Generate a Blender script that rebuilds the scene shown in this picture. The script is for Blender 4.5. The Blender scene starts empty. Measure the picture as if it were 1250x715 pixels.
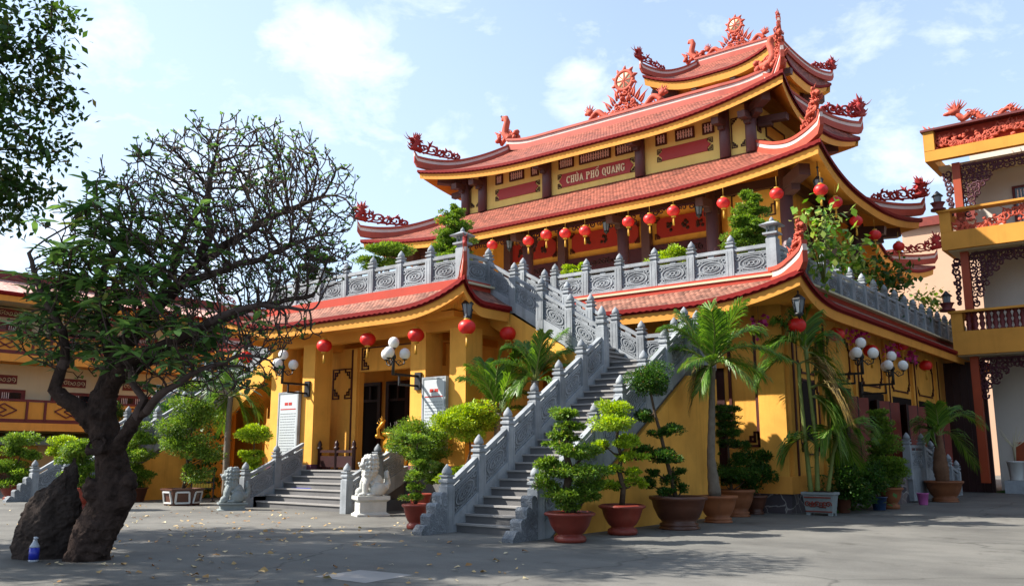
import bpy, math, random
import numpy as np
from mathutils import Vector, Matrix
random.seed(7); rng=np.random.default_rng(7)
PI=math.pi
scn=bpy.context.scene; COL=scn.collection
# ------------------------------------------------------------------ camera maths (metres; X along the facade, Y into depth)
F=1070.; YH=553.; CX=625.; CY=357.5; CH=1.55
pitch=math.atan((YH-CY)/F); yaw=math.radians(38.5)
FW0=Vector((-math.sin(yaw),math.cos(yaw),0)); RT=Vector((math.cos(yaw),math.sin(yaw),0)); UP=Vector((0,0,1))
FW=FW0*math.cos(pitch)+UP*math.sin(pitch); UV_=UP*math.cos(pitch)-FW0*math.sin(pitch)
CAM=Vector((0,0,CH))
def ray(x,y): return FW*F+RT*(x-CX)+UV_*(CY-y)
def atZ(x,y,z=0.): d=ray(x,y); return CAM+d*((z-CH)/d.z)
def atY(x,y,Y): d=ray(x,y); return CAM+d*(Y/d.y)
def atX(x,y,X): d=ray(x,y); return CAM+d*(X/d.x)
def scale_at(p): return (Vector(p)-CAM).dot(FW)/F      # metres per photo pixel there

# ------------------------------------------------------------------ mesh collector
class MB:
    def __init__(s): s.v=[]; s.f=[]; s.m=[]; s.s=[]; s.uv=[]
    def add(s,vs,fs,m=0,sm=False,uvs=None):
        o=len(s.v); s.v.extend([tuple(v) for v in vs])
        for i,f in enumerate(fs):
            s.f.append(tuple(o+k for k in f)); s.m.append(m); s.s.append(sm)
            s.uv.append(uvs[i] if uvs else None)
    def box(s,x0,x1,y0,y1,z0,z1,m=0):
        vs=[(x,y,z) for z in (z0,z1) for y in (y0,y1) for x in (x0,x1)]
        s.add(vs,[(0,2,3,1),(4,5,7,6),(0,1,5,4),(2,6,7,3),(0,4,6,2),(1,3,7,5)],m)
    def cbox(s,c,sx,sy,sz,m=0,rz=0,mat=None):
        vs=[Vector((x*sx/2,y*sy/2,z*sz/2)) for z in (-1,1) for y in (-1,1) for x in (-1,1)]
        R=mat if mat else Matrix.Rotation(rz,3,'Z')
        vs=[R@v+Vector(c) for v in vs]
        s.add(vs,[(0,2,3,1),(4,5,7,6),(0,1,5,4),(2,6,7,3),(0,4,6,2),(1,3,7,5)],m)
    def beam(s,a,b,w,h,m=0,up=(0,0,1)):
        a=Vector(a);b=Vector(b);d=(b-a).normalized();u=Vector(up)
        r=d.cross(u)
        if r.length<1e-4: r=d.cross(Vector((0,1,0)))
        r.normalize();u=r.cross(d)
        vs=[p+r*(i*w/2)+u*(j*h/2) for p in (a,b) for (i,j) in ((-1,-1),(1,-1),(1,1),(-1,1))]
        s.add(vs,[(0,1,2,3),(7,6,5,4),(0,4,5,1),(1,5,6,2),(2,6,7,3),(3,7,4,0)],m)
    def prism(s,poly,fn,m=0,sm=False):
        # poly: 2D outline (ccw), fn(u,v,k) -> 3D, k 0/1 = the two faces
        n=len(poly)
        vs=[fn(u,v,0) for u,v in poly]+[fn(u,v,1) for u,v in poly]
        fs=[tuple(range(n-1,-1,-1)),tuple(range(n,2*n))]+[(i,(i+1)%n,n+(i+1)%n,n+i) for i in range(n)]
        s.add(vs,fs,m,sm)
    def tube(s,pts,rads,n=6,m=0,sm=True,cap=True):
        pts=[Vector(p) for p in pts]; k=len(pts)
        if not hasattr(rads,'__len__'): rads=[rads]*k
        vs=[];prev=None
        for i,p in enumerate(pts):
            d=(pts[min(i+1,k-1)]-pts[max(i-1,0)])
            if d.length<1e-7: d=Vector((0,0,1))
            d.normalize()
            if prev is None:
                a=Vector((0,0,1)) if abs(d.z)<.9 else Vector((1,0,0))
                r=d.cross(a).normalized()
            else:
                r=prev-d*prev.dot(d)
                if r.length<1e-5: r=d.orthogonal()
                r.normalize()
            prev=r; u=d.cross(r)
            for j in range(n):
                a=2*PI*j/n; vs.append(p+(r*math.cos(a)+u*math.sin(a))*rads[i])
        fs=[(i*n+j,i*n+(j+1)%n,(i+1)*n+(j+1)%n,(i+1)*n+j) for i in range(k-1) for j in range(n)]
        if cap: fs+= [tuple(range(n-1,-1,-1)),tuple((k-1)*n+j for j in range(n))]
        s.add(vs,fs,m,sm)
    def lathe(s,prof,n=16,c=(0,0,0),m=0,sm=True,sq=None):
        # prof [(r,z)] ; sq: if 4 -> square section
        vs=[];k=len(prof)
        for r,z in prof:
            for j in range(n):
                a=2*PI*j/n+(PI/n if sq else 0)
                rr=r*(math.sqrt(2) if sq==4 else 1)
                vs.append((c[0]+rr*math.cos(a),c[1]+rr*math.sin(a),c[2]+z))
        fs=[(i*n+j,i*n+(j+1)%n,(i+1)*n+(j+1)%n,(i+1)*n+j) for i in range(k-1) for j in range(n)]
        fs+=[tuple(range(n-1,-1,-1)),tuple((k-1)*n+j for j in range(n))]
        s.add(vs,fs,m,sm)
    def ell(s,c,r,nu=12,nv=8,m=0,sm=True,R=None,jit=0):
        if not hasattr(r,'__len__'): r=(r,r,r)
        vs=[];c=Vector(c)
        for i in range(1,nv):
            t=PI*i/nv
            for j in range(nu):
                a=2*PI*j/nu; k=1+jit*(random.random()-.5)
                v=Vector((r[0]*math.sin(t)*math.cos(a),r[1]*math.sin(t)*math.sin(a),r[2]*math.cos(t)))*k
                vs.append((R@v if R else v)+c)
        tp=Vector((0,0,r[2]));bt=-tp
        vs+=[(R@tp if R else tp)+c,(R@bt if R else bt)+c]; T=len(vs)-2;B=T+1
        fs=[(i*nu+j,(i+1)*nu+j,(i+1)*nu+(j+1)%nu,i*nu+(j+1)%nu) for i in range(nv-2) for j in range(nu)]
        fs+=[(T,j,(j+1)%nu) for j in range(nu)]+[(B,(nv-2)*nu+(j+1)%nu,(nv-2)*nu+j) for j in range(nu)]
        s.add(vs,fs,m,sm)
    def grid(s,P,m=0,sm=False,uv=None,flip=False):
        # P rows x cols of points; uv rows x cols
        R_=len(P);C_=len(P[0]); vs=[p for row in P for p in row]; fs=[];us=[]
        for i in range(R_-1):
            for j in range(C_-1):
                q=[(i,j),(i,j+1),(i+1,j+1),(i+1,j)]
                if flip: q.reverse()
                fs.append(tuple(a*C_+b for a,b in q))
                if uv: us.append([uv[a][b] for a,b in q])
        s.add(vs,fs,m,sm,us if uv else None)
    def mesh(s,name,mats,origin=(0,0,0)):
        me=bpy.data.meshes.new(name); o=origin
        vs=s.v if tuple(o)==(0,0,0) else [(v[0]-o[0],v[1]-o[1],v[2]-o[2]) for v in s.v]
        me.from_pydata(vs,[],s.f)
        if not isinstance(mats,(list,tuple)): mats=[mats]
        for m in mats: me.materials.append(m)
        me.polygons.foreach_set('material_index',s.m); me.polygons.foreach_set('use_smooth',s.s)
        if any(u is not None for u in s.uv):
            l=me.uv_layers.new(name='UVMap'); flat=[]
            for f,u in zip(s.f,s.uv):
                for k in range(len(f)):
                    flat.extend(u[k] if u else (0.,0.))
            l.data.foreach_set('uv',flat)
        me.update(); return me
    def build(s,name,mats,parent=None,origin=None):
        if origin is None:
            origin=(0,0,0)
            if parent is not None:
                p=parent
                while p.parent is not None: p=p.parent
                origin=tuple(p.location)
        return link(name,s.mesh(name,mats,origin),parent)
def link(name,data,parent=None,loc=None,rz=0.):
    o=bpy.data.objects.new(name,data); COL.objects.link(o)
    if parent is not None: o.parent=parent
    if loc is not None: o.location=loc
    if rz: o.rotation_euler=(0,0,rz)
    return o
def tag(o,label,cat,group=None,kind=None):
    if label: o['label']=label
    if cat: o['category']=cat
    if group: o['group']=group
    if kind: o['kind']=kind
    return o
def thing(name,label,cat,loc=(0,0,0),group=None,rz=0.):
    o=bpy.data.objects.new(name,None); COL.objects.link(o); o.location=loc; o.rotation_euler=(0,0,rz)
    o.empty_display_size=.3
    return tag(o,label,cat,group)
def struct(o): o['kind']='structure'; return o
def copy_tree(o,loc,label=None,rz=None):
    c=o.copy(); COL.objects.link(c); c.location=loc
    if label: c['label']=label
    if rz is not None: c.rotation_euler=(0,0,rz)
    def rec(src,dst):
        for ch in src.children:
            k=ch.copy(); COL.objects.link(k); k.parent=dst; rec(ch,k)
    rec(o,c); return c

# ------------------------------------------------------------------ materials
def S(r,g,b):
    f=lambda c:(c/255/12.92 if c/255<=.04045 else ((c/255+.055)/1.055)**2.4)
    return (f(r),f(g),f(b),1)
def newmat(name):
    m=bpy.data.materials.new(name); m.use_nodes=True; nt=m.node_tree; nt.nodes.clear()
    out=nt.nodes.new('ShaderNodeOutputMaterial'); return m,nt,out
def N(nt,t,**kw):
    n=nt.nodes.new(t)
    for k,v in kw.items():
        if k in n.inputs: n.inputs[k].default_value=v
        else: setattr(n,k,v)
    return n
def ramp(nt,fac,stops):
    r=nt.nodes.new('ShaderNodeValToRGB'); e=r.color_ramp.elements
    while len(e)<len(stops): e.new(.5)
    for el,(p,c) in zip(e,stops): el.position=p; el.color=c if len(c)==4 else (*c,1)
    nt.links.new(fac,r.inputs[0]); return r.outputs[0]
def mulc(c,k): return (min(1,c[0]*k),min(1,c[1]*k),min(1,c[2]*k),1)
def surf(name,col,var=.25,scale=3.,rough=.7,bump=.15,bscale=40.,spec=.35,streak=0.,metal=0.,coat=0.,dirt=None,detail=6,ovar=0.):
    """plain weathered surface: colour varied by two noises, fine bump"""
    col=mulc(col,.74)
    m,nt,out=newmat(name); L=nt.links.new
    p=N(nt,'ShaderNodeBsdfPrincipled'); p.inputs['Roughness'].default_value=rough
    p.inputs['Specular IOR Level'].default_value=spec; p.inputs['Metallic'].default_value=metal
    if coat: p.inputs['Coat Weight'].default_value=coat
    tc=N(nt,'ShaderNodeTexCoord'); geo=N(nt,'ShaderNodeNewGeometry')
    pos=geo.outputs['Position']
    n1=N(nt,'ShaderNodeTexNoise',Scale=scale,Detail=detail,Roughness=.6); L(pos,n1.inputs['Vector'])
    c=ramp(nt,n1.outputs['Fac'],[(.25,mulc(col,1-var)),(.55,col),(.8,mulc(col,1+var*.6))])
    if streak:
        mp=N(nt,'ShaderNodeMapping'); mp.inputs['Scale'].default_value=(2.2,2.2,.16); L(pos,mp.inputs['Vector'])
        n2=N(nt,'ShaderNodeTexNoise',Scale=1.6,Detail=5.,Roughness=.65); L(mp.outputs[0],n2.inputs['Vector'])
        f=ramp(nt,n2.outputs['Fac'],[(.52,(0,0,0)),(.78,(streak,)*3)])
        mx=N(nt,'ShaderNodeMix',data_type='RGBA'); L(f,mx.inputs[0]); L(c,mx.inputs[6]); mx.inputs[7].default_value=dirt or mulc(col,.35)
        c=mx.outputs[2]
    if ovar:
        oi=N(nt,'ShaderNodeObjectInfo'); mr=N(nt,'ShaderNodeMapRange'); mr.inputs['To Min'].default_value=1-ovar; mr.inputs['To Max'].default_value=1+ovar*.5; L(oi.outputs['Random'],mr.inputs['Value'])
        vm=N(nt,'ShaderNodeVectorMath',operation='SCALE'); L(c,vm.inputs[0]); L(mr.outputs[0],vm.inputs['Scale']); c=vm.outputs[0]
    L(c,p.inputs['Base Color'])
    if bump:
        n3=N(nt,'ShaderNodeTexNoise',Scale=bscale,Detail=4.); L(pos,n3.inputs['Vector'])
        b=N(nt,'ShaderNodeBump',Strength=bump,Distance=.02); L(n3.outputs['Fac'],b.inputs['Height']); L(b.outputs[0],p.inputs['Normal'])
    L(p.outputs[0],out.inputs[0]); return m
def leafmat(name,c1,c2,trans=.35,rough=.5,hue=None):
    m,nt,out=newmat(name); L=nt.links.new
    g=N(nt,'ShaderNodeNewGeometry'); c=ramp(nt,g.outputs['Random Per Island'],[(0,mulc(c1,.75)),(.55,mulc(c2,.8)),(.93,mulc(hue or mulc(c2,1.25),.85)),(1,mulc((.42,.36,.1),.6))])
    p=N(nt,'ShaderNodeBsdfPrincipled'); p.inputs['Roughness'].default_value=rough; p.inputs['Specular IOR Level'].default_value=.3
    t=N(nt,'ShaderNodeBsdfTranslucent'); mx=N(nt,'ShaderNodeMixShader',Fac=trans)
    L(c,p.inputs['Base Color']); hs=N(nt,'ShaderNodeHueSaturation',Hue=.485,Saturation=1.1,Value=1.5); L(c,hs.inputs['Color']); L(hs.outputs[0],t.inputs['Color'])
    L(p.outputs[0],mx.inputs[1]); L(t.outputs[0],mx.inputs[2]); L(mx.outputs[0],out.inputs[0]); return m
def tilemat(name,col,pu=.16,pv=.15):
    """small roof tiles: UVs are metres along the eave and up the slope"""
    m,nt,out=newmat(name); L=nt.links.new
    p=N(nt,'ShaderNodeBsdfPrincipled'); p.inputs['Roughness'].default_value=.65; p.inputs['Specular IOR Level'].default_value=.3
    uv=N(nt,'ShaderNodeUVMap',uv_map='UVMap'); sep=N(nt,'ShaderNodeSeparateXYZ'); L(uv.outputs[0],sep.inputs[0])
    def M(op,a,b=None):
        n=N(nt,'ShaderNodeMath',operation=op)
        for i,x in enumerate((a,b)):
            if x is None: continue
            if isinstance(x,(int,float)): n.inputs[i].default_value=x
            else: L(x,n.inputs[i])
        return n.outputs[0]
    v=M('DIVIDE',sep.outputs[1],pv); row=M('FLOOR',v); fv=M('FRACT',v)
    u=M('ADD',M('DIVIDE',sep.outputs[0],pu),M('MULTIPLY',M('MODULO',row,2.),.5)); cu=M('FLOOR',u); fu=M('FRACT',u)
    cmb=N(nt,'ShaderNodeCombineXYZ'); L(cu,cmb.inputs[0]); L(row,cmb.inputs[1])
    wn=N(nt,'ShaderNodeTexWhiteNoise',noise_dimensions='2D'); L(cmb.outputs[0],wn.inputs['Vector'])
    c=ramp(nt,wn.outputs['Value'],[(0,mulc(col,.55)),(.5,col),(1,mulc(col,1.35))])
    g=N(nt,'ShaderNodeNewGeometry'); n1=N(nt,'ShaderNodeTexNoise',Scale=.9,Detail=6.,Roughness=.65); L(g.outputs['Position'],n1.inputs['Vector'])
    d=ramp(nt,n1.outputs['Fac'],[(.28,(.5,.5,.53)),(.42,(.86,.85,.85)),(.55,(1,1,1)),(.72,(1.0,.93,.88))])
    mx=N(nt,'ShaderNodeMix',data_type='RGBA',blend_type='MULTIPLY'); mx.inputs[0].default_value=1.; L(c,mx.inputs[6]); L(d,mx.inputs[7])
    edge=ramp(nt,fv,[(0,(.55,.5,.5)),(.16,(.9,.9,.9)),(.5,(1,1,1))]); mx3=N(nt,'ShaderNodeMix',data_type='RGBA',blend_type='MULTIPLY'); mx3.inputs[0].default_value=1.; L(mx.outputs[2],mx3.inputs[6]); L(edge,mx3.inputs[7]); L(mx3.outputs[2],p.inputs['Base Color'])
    hx=M('SINE',M('MULTIPLY',fu,PI)); hv=M('SUBTRACT',1.,fv); h=M('ADD',M('MULTIPLY',hx,.5),M('MULTIPLY',hv,.6))
    b=N(nt,'ShaderNodeBump',Strength=.9,Distance=.06); L(h,b.inputs['Height']); L(b.outputs[0],p.inputs['Normal'])
    L(p.outputs[0],out.inputs[0]); return m
def carvedmat(name,col):
    """grey stone with shallow cut cloud scrolls"""
    m,nt,out=newmat(name); L=nt.links.new
    p=N(nt,'ShaderNodeBsdfPrincipled'); p.inputs['Roughness'].default_value=.75; p.inputs['Specular IOR Level'].default_value=.25
    g=N(nt,'ShaderNodeNewGeometry'); tc=N(nt,'ShaderNodeTexCoord')
    n1=N(nt,'ShaderNodeTexNoise',Scale=1.4,Detail=7.,Roughness=.65); L(g.outputs['Position'],n1.inputs['Vector'])
    c=ramp(nt,n1.outputs['Fac'],[(.25,mulc(col,.55)),(.5,col),(.75,mulc(col,1.28))])
    oi=N(nt,'ShaderNodeObjectInfo'); mr=N(nt,'ShaderNodeMapRange'); mr.inputs['To Min'].default_value=.8; mr.inputs['To Max'].default_value=1.1; L(oi.outputs['Random'],mr.inputs['Value']); vm=N(nt,'ShaderNodeVectorMath',operation='SCALE'); L(c,vm.inputs[0]); L(mr.outputs[0],vm.inputs['Scale']); c=vm.outputs[0]
    nz=N(nt,'ShaderNodeTexNoise',Scale=5.5,Detail=1.,Distortion=1.2); L(tc.outputs['Object'],nz.inputs['Vector'])
    s=N(nt,'ShaderNodeMath',operation='MULTIPLY'); s.inputs[1].default_value=34.; L(nz.outputs['Fac'],s.inputs[0])
    sn=N(nt,'ShaderNodeMath',operation='SINE'); L(s.outputs[0],sn.inputs[0])
    cut=ramp(nt,sn.outputs[0],[(0,(0,0,0)),(.55,(1,1,1))])
    mx=N(nt,'ShaderNodeMix',data_type='RGBA',blend_type='MULTIPLY'); L(c,mx.inputs[6]); mx.inputs[0].default_value=1.
    cc=ramp(nt,cut,[(0,(.74,.74,.76)),(1,(1,1,1))]); L(cc,mx.inputs[7])
    L(mx.outputs[2],p.inputs['Base Color'])
    b=N(nt,'ShaderNodeBump',Strength=.8,Distance=.03); L(cut,b.inputs['Height']); L(b.outputs[0],p.inputs['Normal'])
    L(p.outputs[0],out.inputs[0]); return m

M={}
YEL=S(255,186,84)
M['wall']=surf('yellow_plaster',YEL,.2,1.1,.82,.12,18,.2,streak=.45,dirt=S(150,100,40))
M['fascia']=surf('yellow_fascia',S(242,168,76),.14,.9,.75,.08,30,.2,streak=.28,dirt=S(140,90,40))
M['cream']=surf('bounce_lit_yellow_plaster',S(255,222,128),.1,.9,.8,.08,22,.2,streak=.22,dirt=S(170,120,60))  # paler yellow: light bounced off the roof below, put into the upper wall's colour
M['soffit']=surf('soffit_ochre',S(240,166,70),.12,1.,.8,.05,30,.2)
M['tile']=tilemat('roof_tile',S(140,78,62))
M['tile_weathered']=tilemat('weathered_roof_tile',S(138,94,78))
M['red']=surf('red_ridge_paint',S(186,76,54),.2,2.,.6,.1,50,.35,streak=.2,dirt=S(110,40,35))
M['darkred']=surf('dark_red_eave',S(134,26,24),.2,2.,.75,.1,50,.15)
M['orange_red']=surf('orange_red_render',S(190,66,46),.15,1.2,.7,.08,40,.25,streak=.25,dirt=S(140,60,45))
M['white']=surf('white_ridge_band',S(232,205,196),.1,2.,.7,.05,40,.25,streak=.2,dirt=S(150,110,100))
M['coral']=surf('coral_ornament',S(206,92,68),.4,4.,.7,.35,26,.3)
M['orn_red']=surf('red_ornament',S(165,38,34),.3,5.,.6,.2,30,.3)
M['column']=surf('purple_brown_column',S(104,72,76),.12,1.5,.5,.04,30,.4,streak=.15)
M['bracket']=surf('brown_timber_end',S(98,66,62),.2,3.,.6,.1,30,.3)
M['trim']=surf('brown_trim',S(86,36,26),.15,3.,.55,.05,40,.35)
M['darkwood']=surf('dark_lacquer_wood',S(58,26,26),.3,4.,.45,.1,25,.4)
M['redwood']=surf('red_wood_panel',S(132,42,24),.25,3.,.5,.1,25,.35)
M['board']=surf('red_name_board',S(178,52,46),.08,3.,.5,.03,30,.35)
M['gold']=surf('gold_letter',S(255,236,186),.08,8.,.45,.03,40,.4)
M['stone']=surf('blue_grey_stone',S(166,171,176),.4,1.8,.78,.3,30,.22,streak=.6,dirt=S(78,82,86),ovar=.2)
M['stone_dark']=surf('dark_grey_stone',S(96,100,108),.25,2.,.75,.2,35,.25)
M['carved']=carvedmat('carved_grey_stone',S(134,139,144))
M['step']=surf('grey_step_stone',S(118,116,116),.22,1.5,.7,.15,40,.3,streak=.2,dirt=S(70,68,68))
M['tread']=surf('step_tread_edge',S(168,164,160),.18,1.5,.7,.12,40,.3)
M['plinth']=surf('rubble_plinth',S(104,98,96),.5,4.,.85,.5,9,.2)
def rubblemat():
    m,nt,out=newmat('rubble_plinth'); L=nt.links.new; p=N(nt,'ShaderNodeBsdfPrincipled'); p.inputs['Roughness'].default_value=.85
    g=N(nt,'ShaderNodeNewGeometry'); nz=N(nt,'ShaderNodeTexNoise',Scale=2.5,Detail=4.); L(g.outputs['Position'],nz.inputs['Vector']); mv=N(nt,'ShaderNodeMix',data_type='VECTOR'); mv.inputs[0].default_value=.25; L(g.outputs['Position'],mv.inputs[4]); L(nz.outputs['Color'],mv.inputs[5])
    v=N(nt,'ShaderNodeTexVoronoi',feature='DISTANCE_TO_EDGE',Scale=3.6); L(mv.outputs[1],v.inputs['Vector']); v2=N(nt,'ShaderNodeTexVoronoi',Scale=3.6); L(mv.outputs[1],v2.inputs['Vector'])
    sp_=N(nt,'ShaderNodeSeparateXYZ'); L(v2.outputs['Color'],sp_.inputs[0])
    c=ramp(nt,sp_.outputs[0],[(0,S(52,46,52)),(.5,S(80,72,76)),(1,S(104,92,88))]); e=ramp(nt,v.outputs['Distance'],[(0,(1,1,1)),(.05,(0,0,0))])
    mx=N(nt,'ShaderNodeMix',data_type='RGBA'); L(e,mx.inputs[0]); L(c,mx.inputs[6]); mx.inputs[7].default_value=S(150,144,140); L(mx.outputs[2],p.inputs['Base Color'])
    b=N(nt,'ShaderNodeBump',Strength=.6,Distance=.03); L(v.outputs['Distance'],b.inputs['Height']); L(b.outputs[0],p.inputs['Normal']); L(p.outputs[0],out.inputs[0]); return m
M['plinth']=rubblemat()
M['mauve']=surf('mauve_skirting',S(110,70,86),.2,2.,.8,.1,30,.2)
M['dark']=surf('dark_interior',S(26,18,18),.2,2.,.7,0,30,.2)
M['latt']=surf('lattice_bars',S(252,222,212),.1,3.,.6,.05,30,.3)
M['black']=surf('black_iron',S(28,28,30),.2,5.,.45,.1,40,.45)
M['lantern']=surf('red_lantern_cloth',S(236,40,36),.08,6.,.45,.05,60,.4)
M['tassel']=surf('gold_tassel',S(226,170,60),.15,20.,.6,.1,60,.35)
M['globe']=surf('white_glass_globe',S(250,248,244),.03,2.,.25,0,30,.5)
M['lampglass']=surf('smoky_lamp_glass',S(120,128,136),.1,4.,.2,0,30,.5)
M['brass']=surf('golden_bronze',S(214,150,40),.25,6.,.32,.1,30,.5,metal=.6)
M['marble']=surf('white_carved_stone',S(206,206,200),.22,4.,.7,.3,28,.25)
M['greystone']=surf('grey_carved_stone',S(150,158,158),.25,4.,.75,.3,28,.25)
M['terracotta']=surf('red_glazed_pot',S(146,60,46),.3,3.,.45,.1,25,.4,streak=.35,ovar=.15)
M['brownpot']=surf('brown_glazed_pot',S(98,58,42),.3,3.,.4,.1,25,.45)
M['orangepot']=surf('orange_clay_pot',S(160,98,62),.3,3.,.55,.1,25,.3,streak=.4,ovar=.2)
M['bluepot']=surf('dark_blue_pot',S(40,66,104),.2,3.,.35,.05,25,.5)
M['pinkpot']=surf('pink_plastic_pot',S(206,104,176),.1,3.,.45,.02,25,.4)
M['whitepot']=surf('white_ceramic_pot',S(224,224,220),.08,3.,.35,.02,25,.45)
M['pottop']=surf('potting_soil',S(64,48,38),.4,20.,.95,.5,40,.1)
M['bark']=surf('grey_bark',S(96,80,66),.4,9.,.9,.7,22,.15)
M['frangbark']=surf('frangipani_bark',S(74,60,54),.7,6.,.95,1.,30,.1)
M['frangtwig']=surf('frangipani_twig',S(96,80,74),.35,6.,.9,.5,20,.15)
M['palmbark']=surf('palm_trunk',S(132,120,106),.3,6.,.85,.4,14,.2)
M['bottlepalm']=surf('bottle_palm_trunk',S(122,88,66),.3,5.,.85,.4,14,.2)
M['greenstem']=surf('green_stem',S(120,132,66),.25,6.,.6,.2,20,.3)
M['rock']=surf('dark_boulder',S(72,62,57),.5,3.5,.95,1.,18,.1)
M['lf_bonsai']=leafmat('bonsai_leaf',S(64,100,36),S(118,150,56))
M['lf_lime']=leafmat('lime_leaf',S(112,150,38),S(168,194,62))
M['lf_dark']=leafmat('dark_green_leaf',S(34,66,26),S(66,104,38))
M['lf_frang']=leafmat('frangipani_leaf',S(54,94,50),S(108,146,76),.35,.4)
M['lf_tree']=leafmat('tree_leaf',S(28,50,22),S(62,92,34),.35)
M['lf_palm']=leafmat('palm_leaflet',S(52,94,30),S(100,138,50),.35,.4)
M['lf_dry']=leafmat('dry_palm_leaflet',S(96,80,40),S(140,116,62),.3)
M['lf_vine']=leafmat('vine_leaf',S(66,112,32),S(122,162,60),.35,.4,hue=S(176,186,100))
M['litter']=leafmat('fallen_leaf',S(150,104,58),S(196,164,110),.1,.7,hue=S(224,208,170))
M['orchid']=leafmat('magenta_petal',S(196,46,140),S(222,90,180),.4)
M['balcony']=surf('ochre_balcony',S(228,160,70),.18,1.,.8,.06,30,.2,streak=.35,dirt=S(150,100,40))
M['balwood']=surf('maroon_wood',S(112,44,44),.25,3.,.6,.1,25,.35)
M['fret']=surf('purple_fretwork',S(84,38,50),.25,3.,.6,.1,25,.35)
M['redcol']=surf('orange_red_column',S(176,70,30),.15,2.,.5,.05,25,.4)
M['whitewall']=surf('white_wall',S(224,214,202),.06,.8,.8,.05,30,.2,streak=.15,dirt=S(150,145,140))
M['creamwall']=surf('cream_wall',S(214,204,172),.08,.8,.8,.05,30,.2,streak=.2,dirt=S(150,140,110))
M['pinkwall']=surf('pale_pink_wall',S(214,176,148),.06,.5,.85,.05,30,.2,streak=.12,dirt=S(190,150,120))
M['dado']=surf('orange_tile_dado',S(176,76,36),.3,6.,.4,.05,25,.45)
M['glass']=surf('dark_window_glass',S(30,34,40),.2,2.,.12,0,30,.6)
M['paper']=surf('white_stone_tablet',S(206,212,216),.06,2.,.5,.02,30,.35)
M['inkred']=surf('red_heading_ink',S(196,60,50),.05,5.,.6,0,30,.2)
M['ink']=surf('grey_ink',S(140,146,152),.05,5.,.6,0,30,.2)
M['blue']=surf('blue_plastic',S(46,60,190),.1,4.,.3,0,30,.5)
M['clearplastic']=surf('cloudy_plastic',S(190,196,206),.05,4.,.25,0,30,.5)
M['bird']=surf('black_feather',S(22,22,24),.2,20.,.6,.1,40,.3)
M['awning']=surf('grey_green_awning',S(110,118,104),.2,2.,.7,.1,20,.25,streak=.4)
M['grass']=surf('turf',S(50,84,34),.4,14.,.95,.6,40,.1)
M['wheel']=surf('cream_wheel',S(232,222,180),.08,4.,.6,.05,30,.3)
M['yelframe']=surf('gold_sign_strip',S(206,170,50),.2,6.,.5,.05,30,.4)
SKY_STR=.088; SUN_E=5.; EXPO=1.2; HAZE=(4.7,6.0,7.9,1); CLOUD=(7.3,7.6,8.0,1)
# ------------------------------------------------------------------ roofs
def roof_seg(tile,yel,A,B,Ai,Bi,ze,zt,upA,upB,R,Lc=5.5,ext=.3,yh=.42,soff=.25,conc=.3,ms=0,mr=1,th=.13):
    """one roof slope: eave line A->B (outward normal to the right of A->B), inner line Ai->Bi"""
    A=Vector((*A,0));B=Vector((*B,0));Ai=Vector((*Ai,0));Bi=Vector((*Bi,0))
    t=(B-A).normalized(); n=Vector((t.y,-t.x,0)); ln=(B-A).length
    Lc=min(Lc,ln*.48); K=max(8,int(ln/.11)); rows=8
    eave=[];zs=[];ks=[]
    for i in range(K+1):
        s=i/K; d=s*ln
        kA=max(0,1-d/Lc)**2.3 if upA else 0; kB=max(0,1-(ln-d)/Lc)**2.3 if upB else 0
        p=A.lerp(B,s)+(n-t)*ext*kA+(n+t)*ext*kB
        eave.append(p); ks.append(max(kA,kB)); zs.append(ze+R*max(kA,kB))
    P=[];U=[]
    w=((Ai+Bi)/2-(A+B)/2).length; sl=math.hypot(w,zt-ze)
    for j in range(rows+1):
        v=j/rows; row=[];ur=[]
        for i in range(K+1):
            s=i/K; q=eave[i].lerp(Ai.lerp(Bi,s),v)
            z=ze+th+(zt-ze-th)*((1-conc)*v+conc*v*v)+R*ks[i]*(1-v)**2
            row.append((q.x,q.y,z)); ur.append(((q-A).dot(t),v*sl))
        P.append(row);U.append(ur)
    tile.grid(P,ms,True,U)
    # scalloped tile ends and the red board under them
    tile.grid([[(p.x,p.y,z+.02+(0 if i%2 else -.03)) for i,(p,z) in enumerate(zip(eave,zs))],[(p.x,p.y,z+th) for p,z in zip(eave,zs)]],mr)
    tile.grid([[(p.x-n.x*.07,p.y-n.y*.07,z-.05) for p,z in zip(eave,zs)],[(p.x-n.x*.07,p.y-n.y*.07,z+.08) for p,z in zip(eave,zs)]],mr)
    # the yellow board, leaning inwards, and the soffit behind it
    step=max(1,K//60); idx=list(range(0,K,step))+[K]
    def inn(i,dist,dz):
        s=i/K; q=eave[i].lerp(Ai.lerp(Bi,s),min(1,dist/max(w,.01))); return (q.x,q.y,zs[i]+dz)
    yel.grid([[inn(i,.10,-.04) for i in idx],[inn(i,.10+yh*.12,-yh) for i in idx]],0,flip=True)
    if soff: yel.grid([[inn(i,.10+yh*.12,-yh) for i in idx],[(lambda q:(q.x,q.y,ze-yh+soff))(Ai.lerp(Bi,i/K)) for i in idx]],1,flip=True)
    return eave,zs
def hip_curve(E,I,ze,zt,R,ext,th=.13,conc=.3,horn=.15,n=18):
    """points along a hip from the inner corner out to the tip, riding on the roof"""
    E=Vector((*E,0));I=Vector((*I,0)); d=(E-I).normalized(); tip=E+Vector((math.copysign(ext,d.x),math.copysign(ext,d.y),0))
    out=[]
    for k in range(n+1):
        v=1-k/n; q=tip.lerp(I,v)
        z=ze+th+(zt-ze-th)*((1-conc)*v+conc*v*v)+R*(1-v)**2+horn*(max(0,.5-v)/.5)**2
        out.append(Vector((q.x,q.y,z-.03)))
    dd=(tip-I).normalized()
    out.append(out[-1]+dd*.16+Vector((0,0,.10+horn*.5)))
    return out
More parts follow.
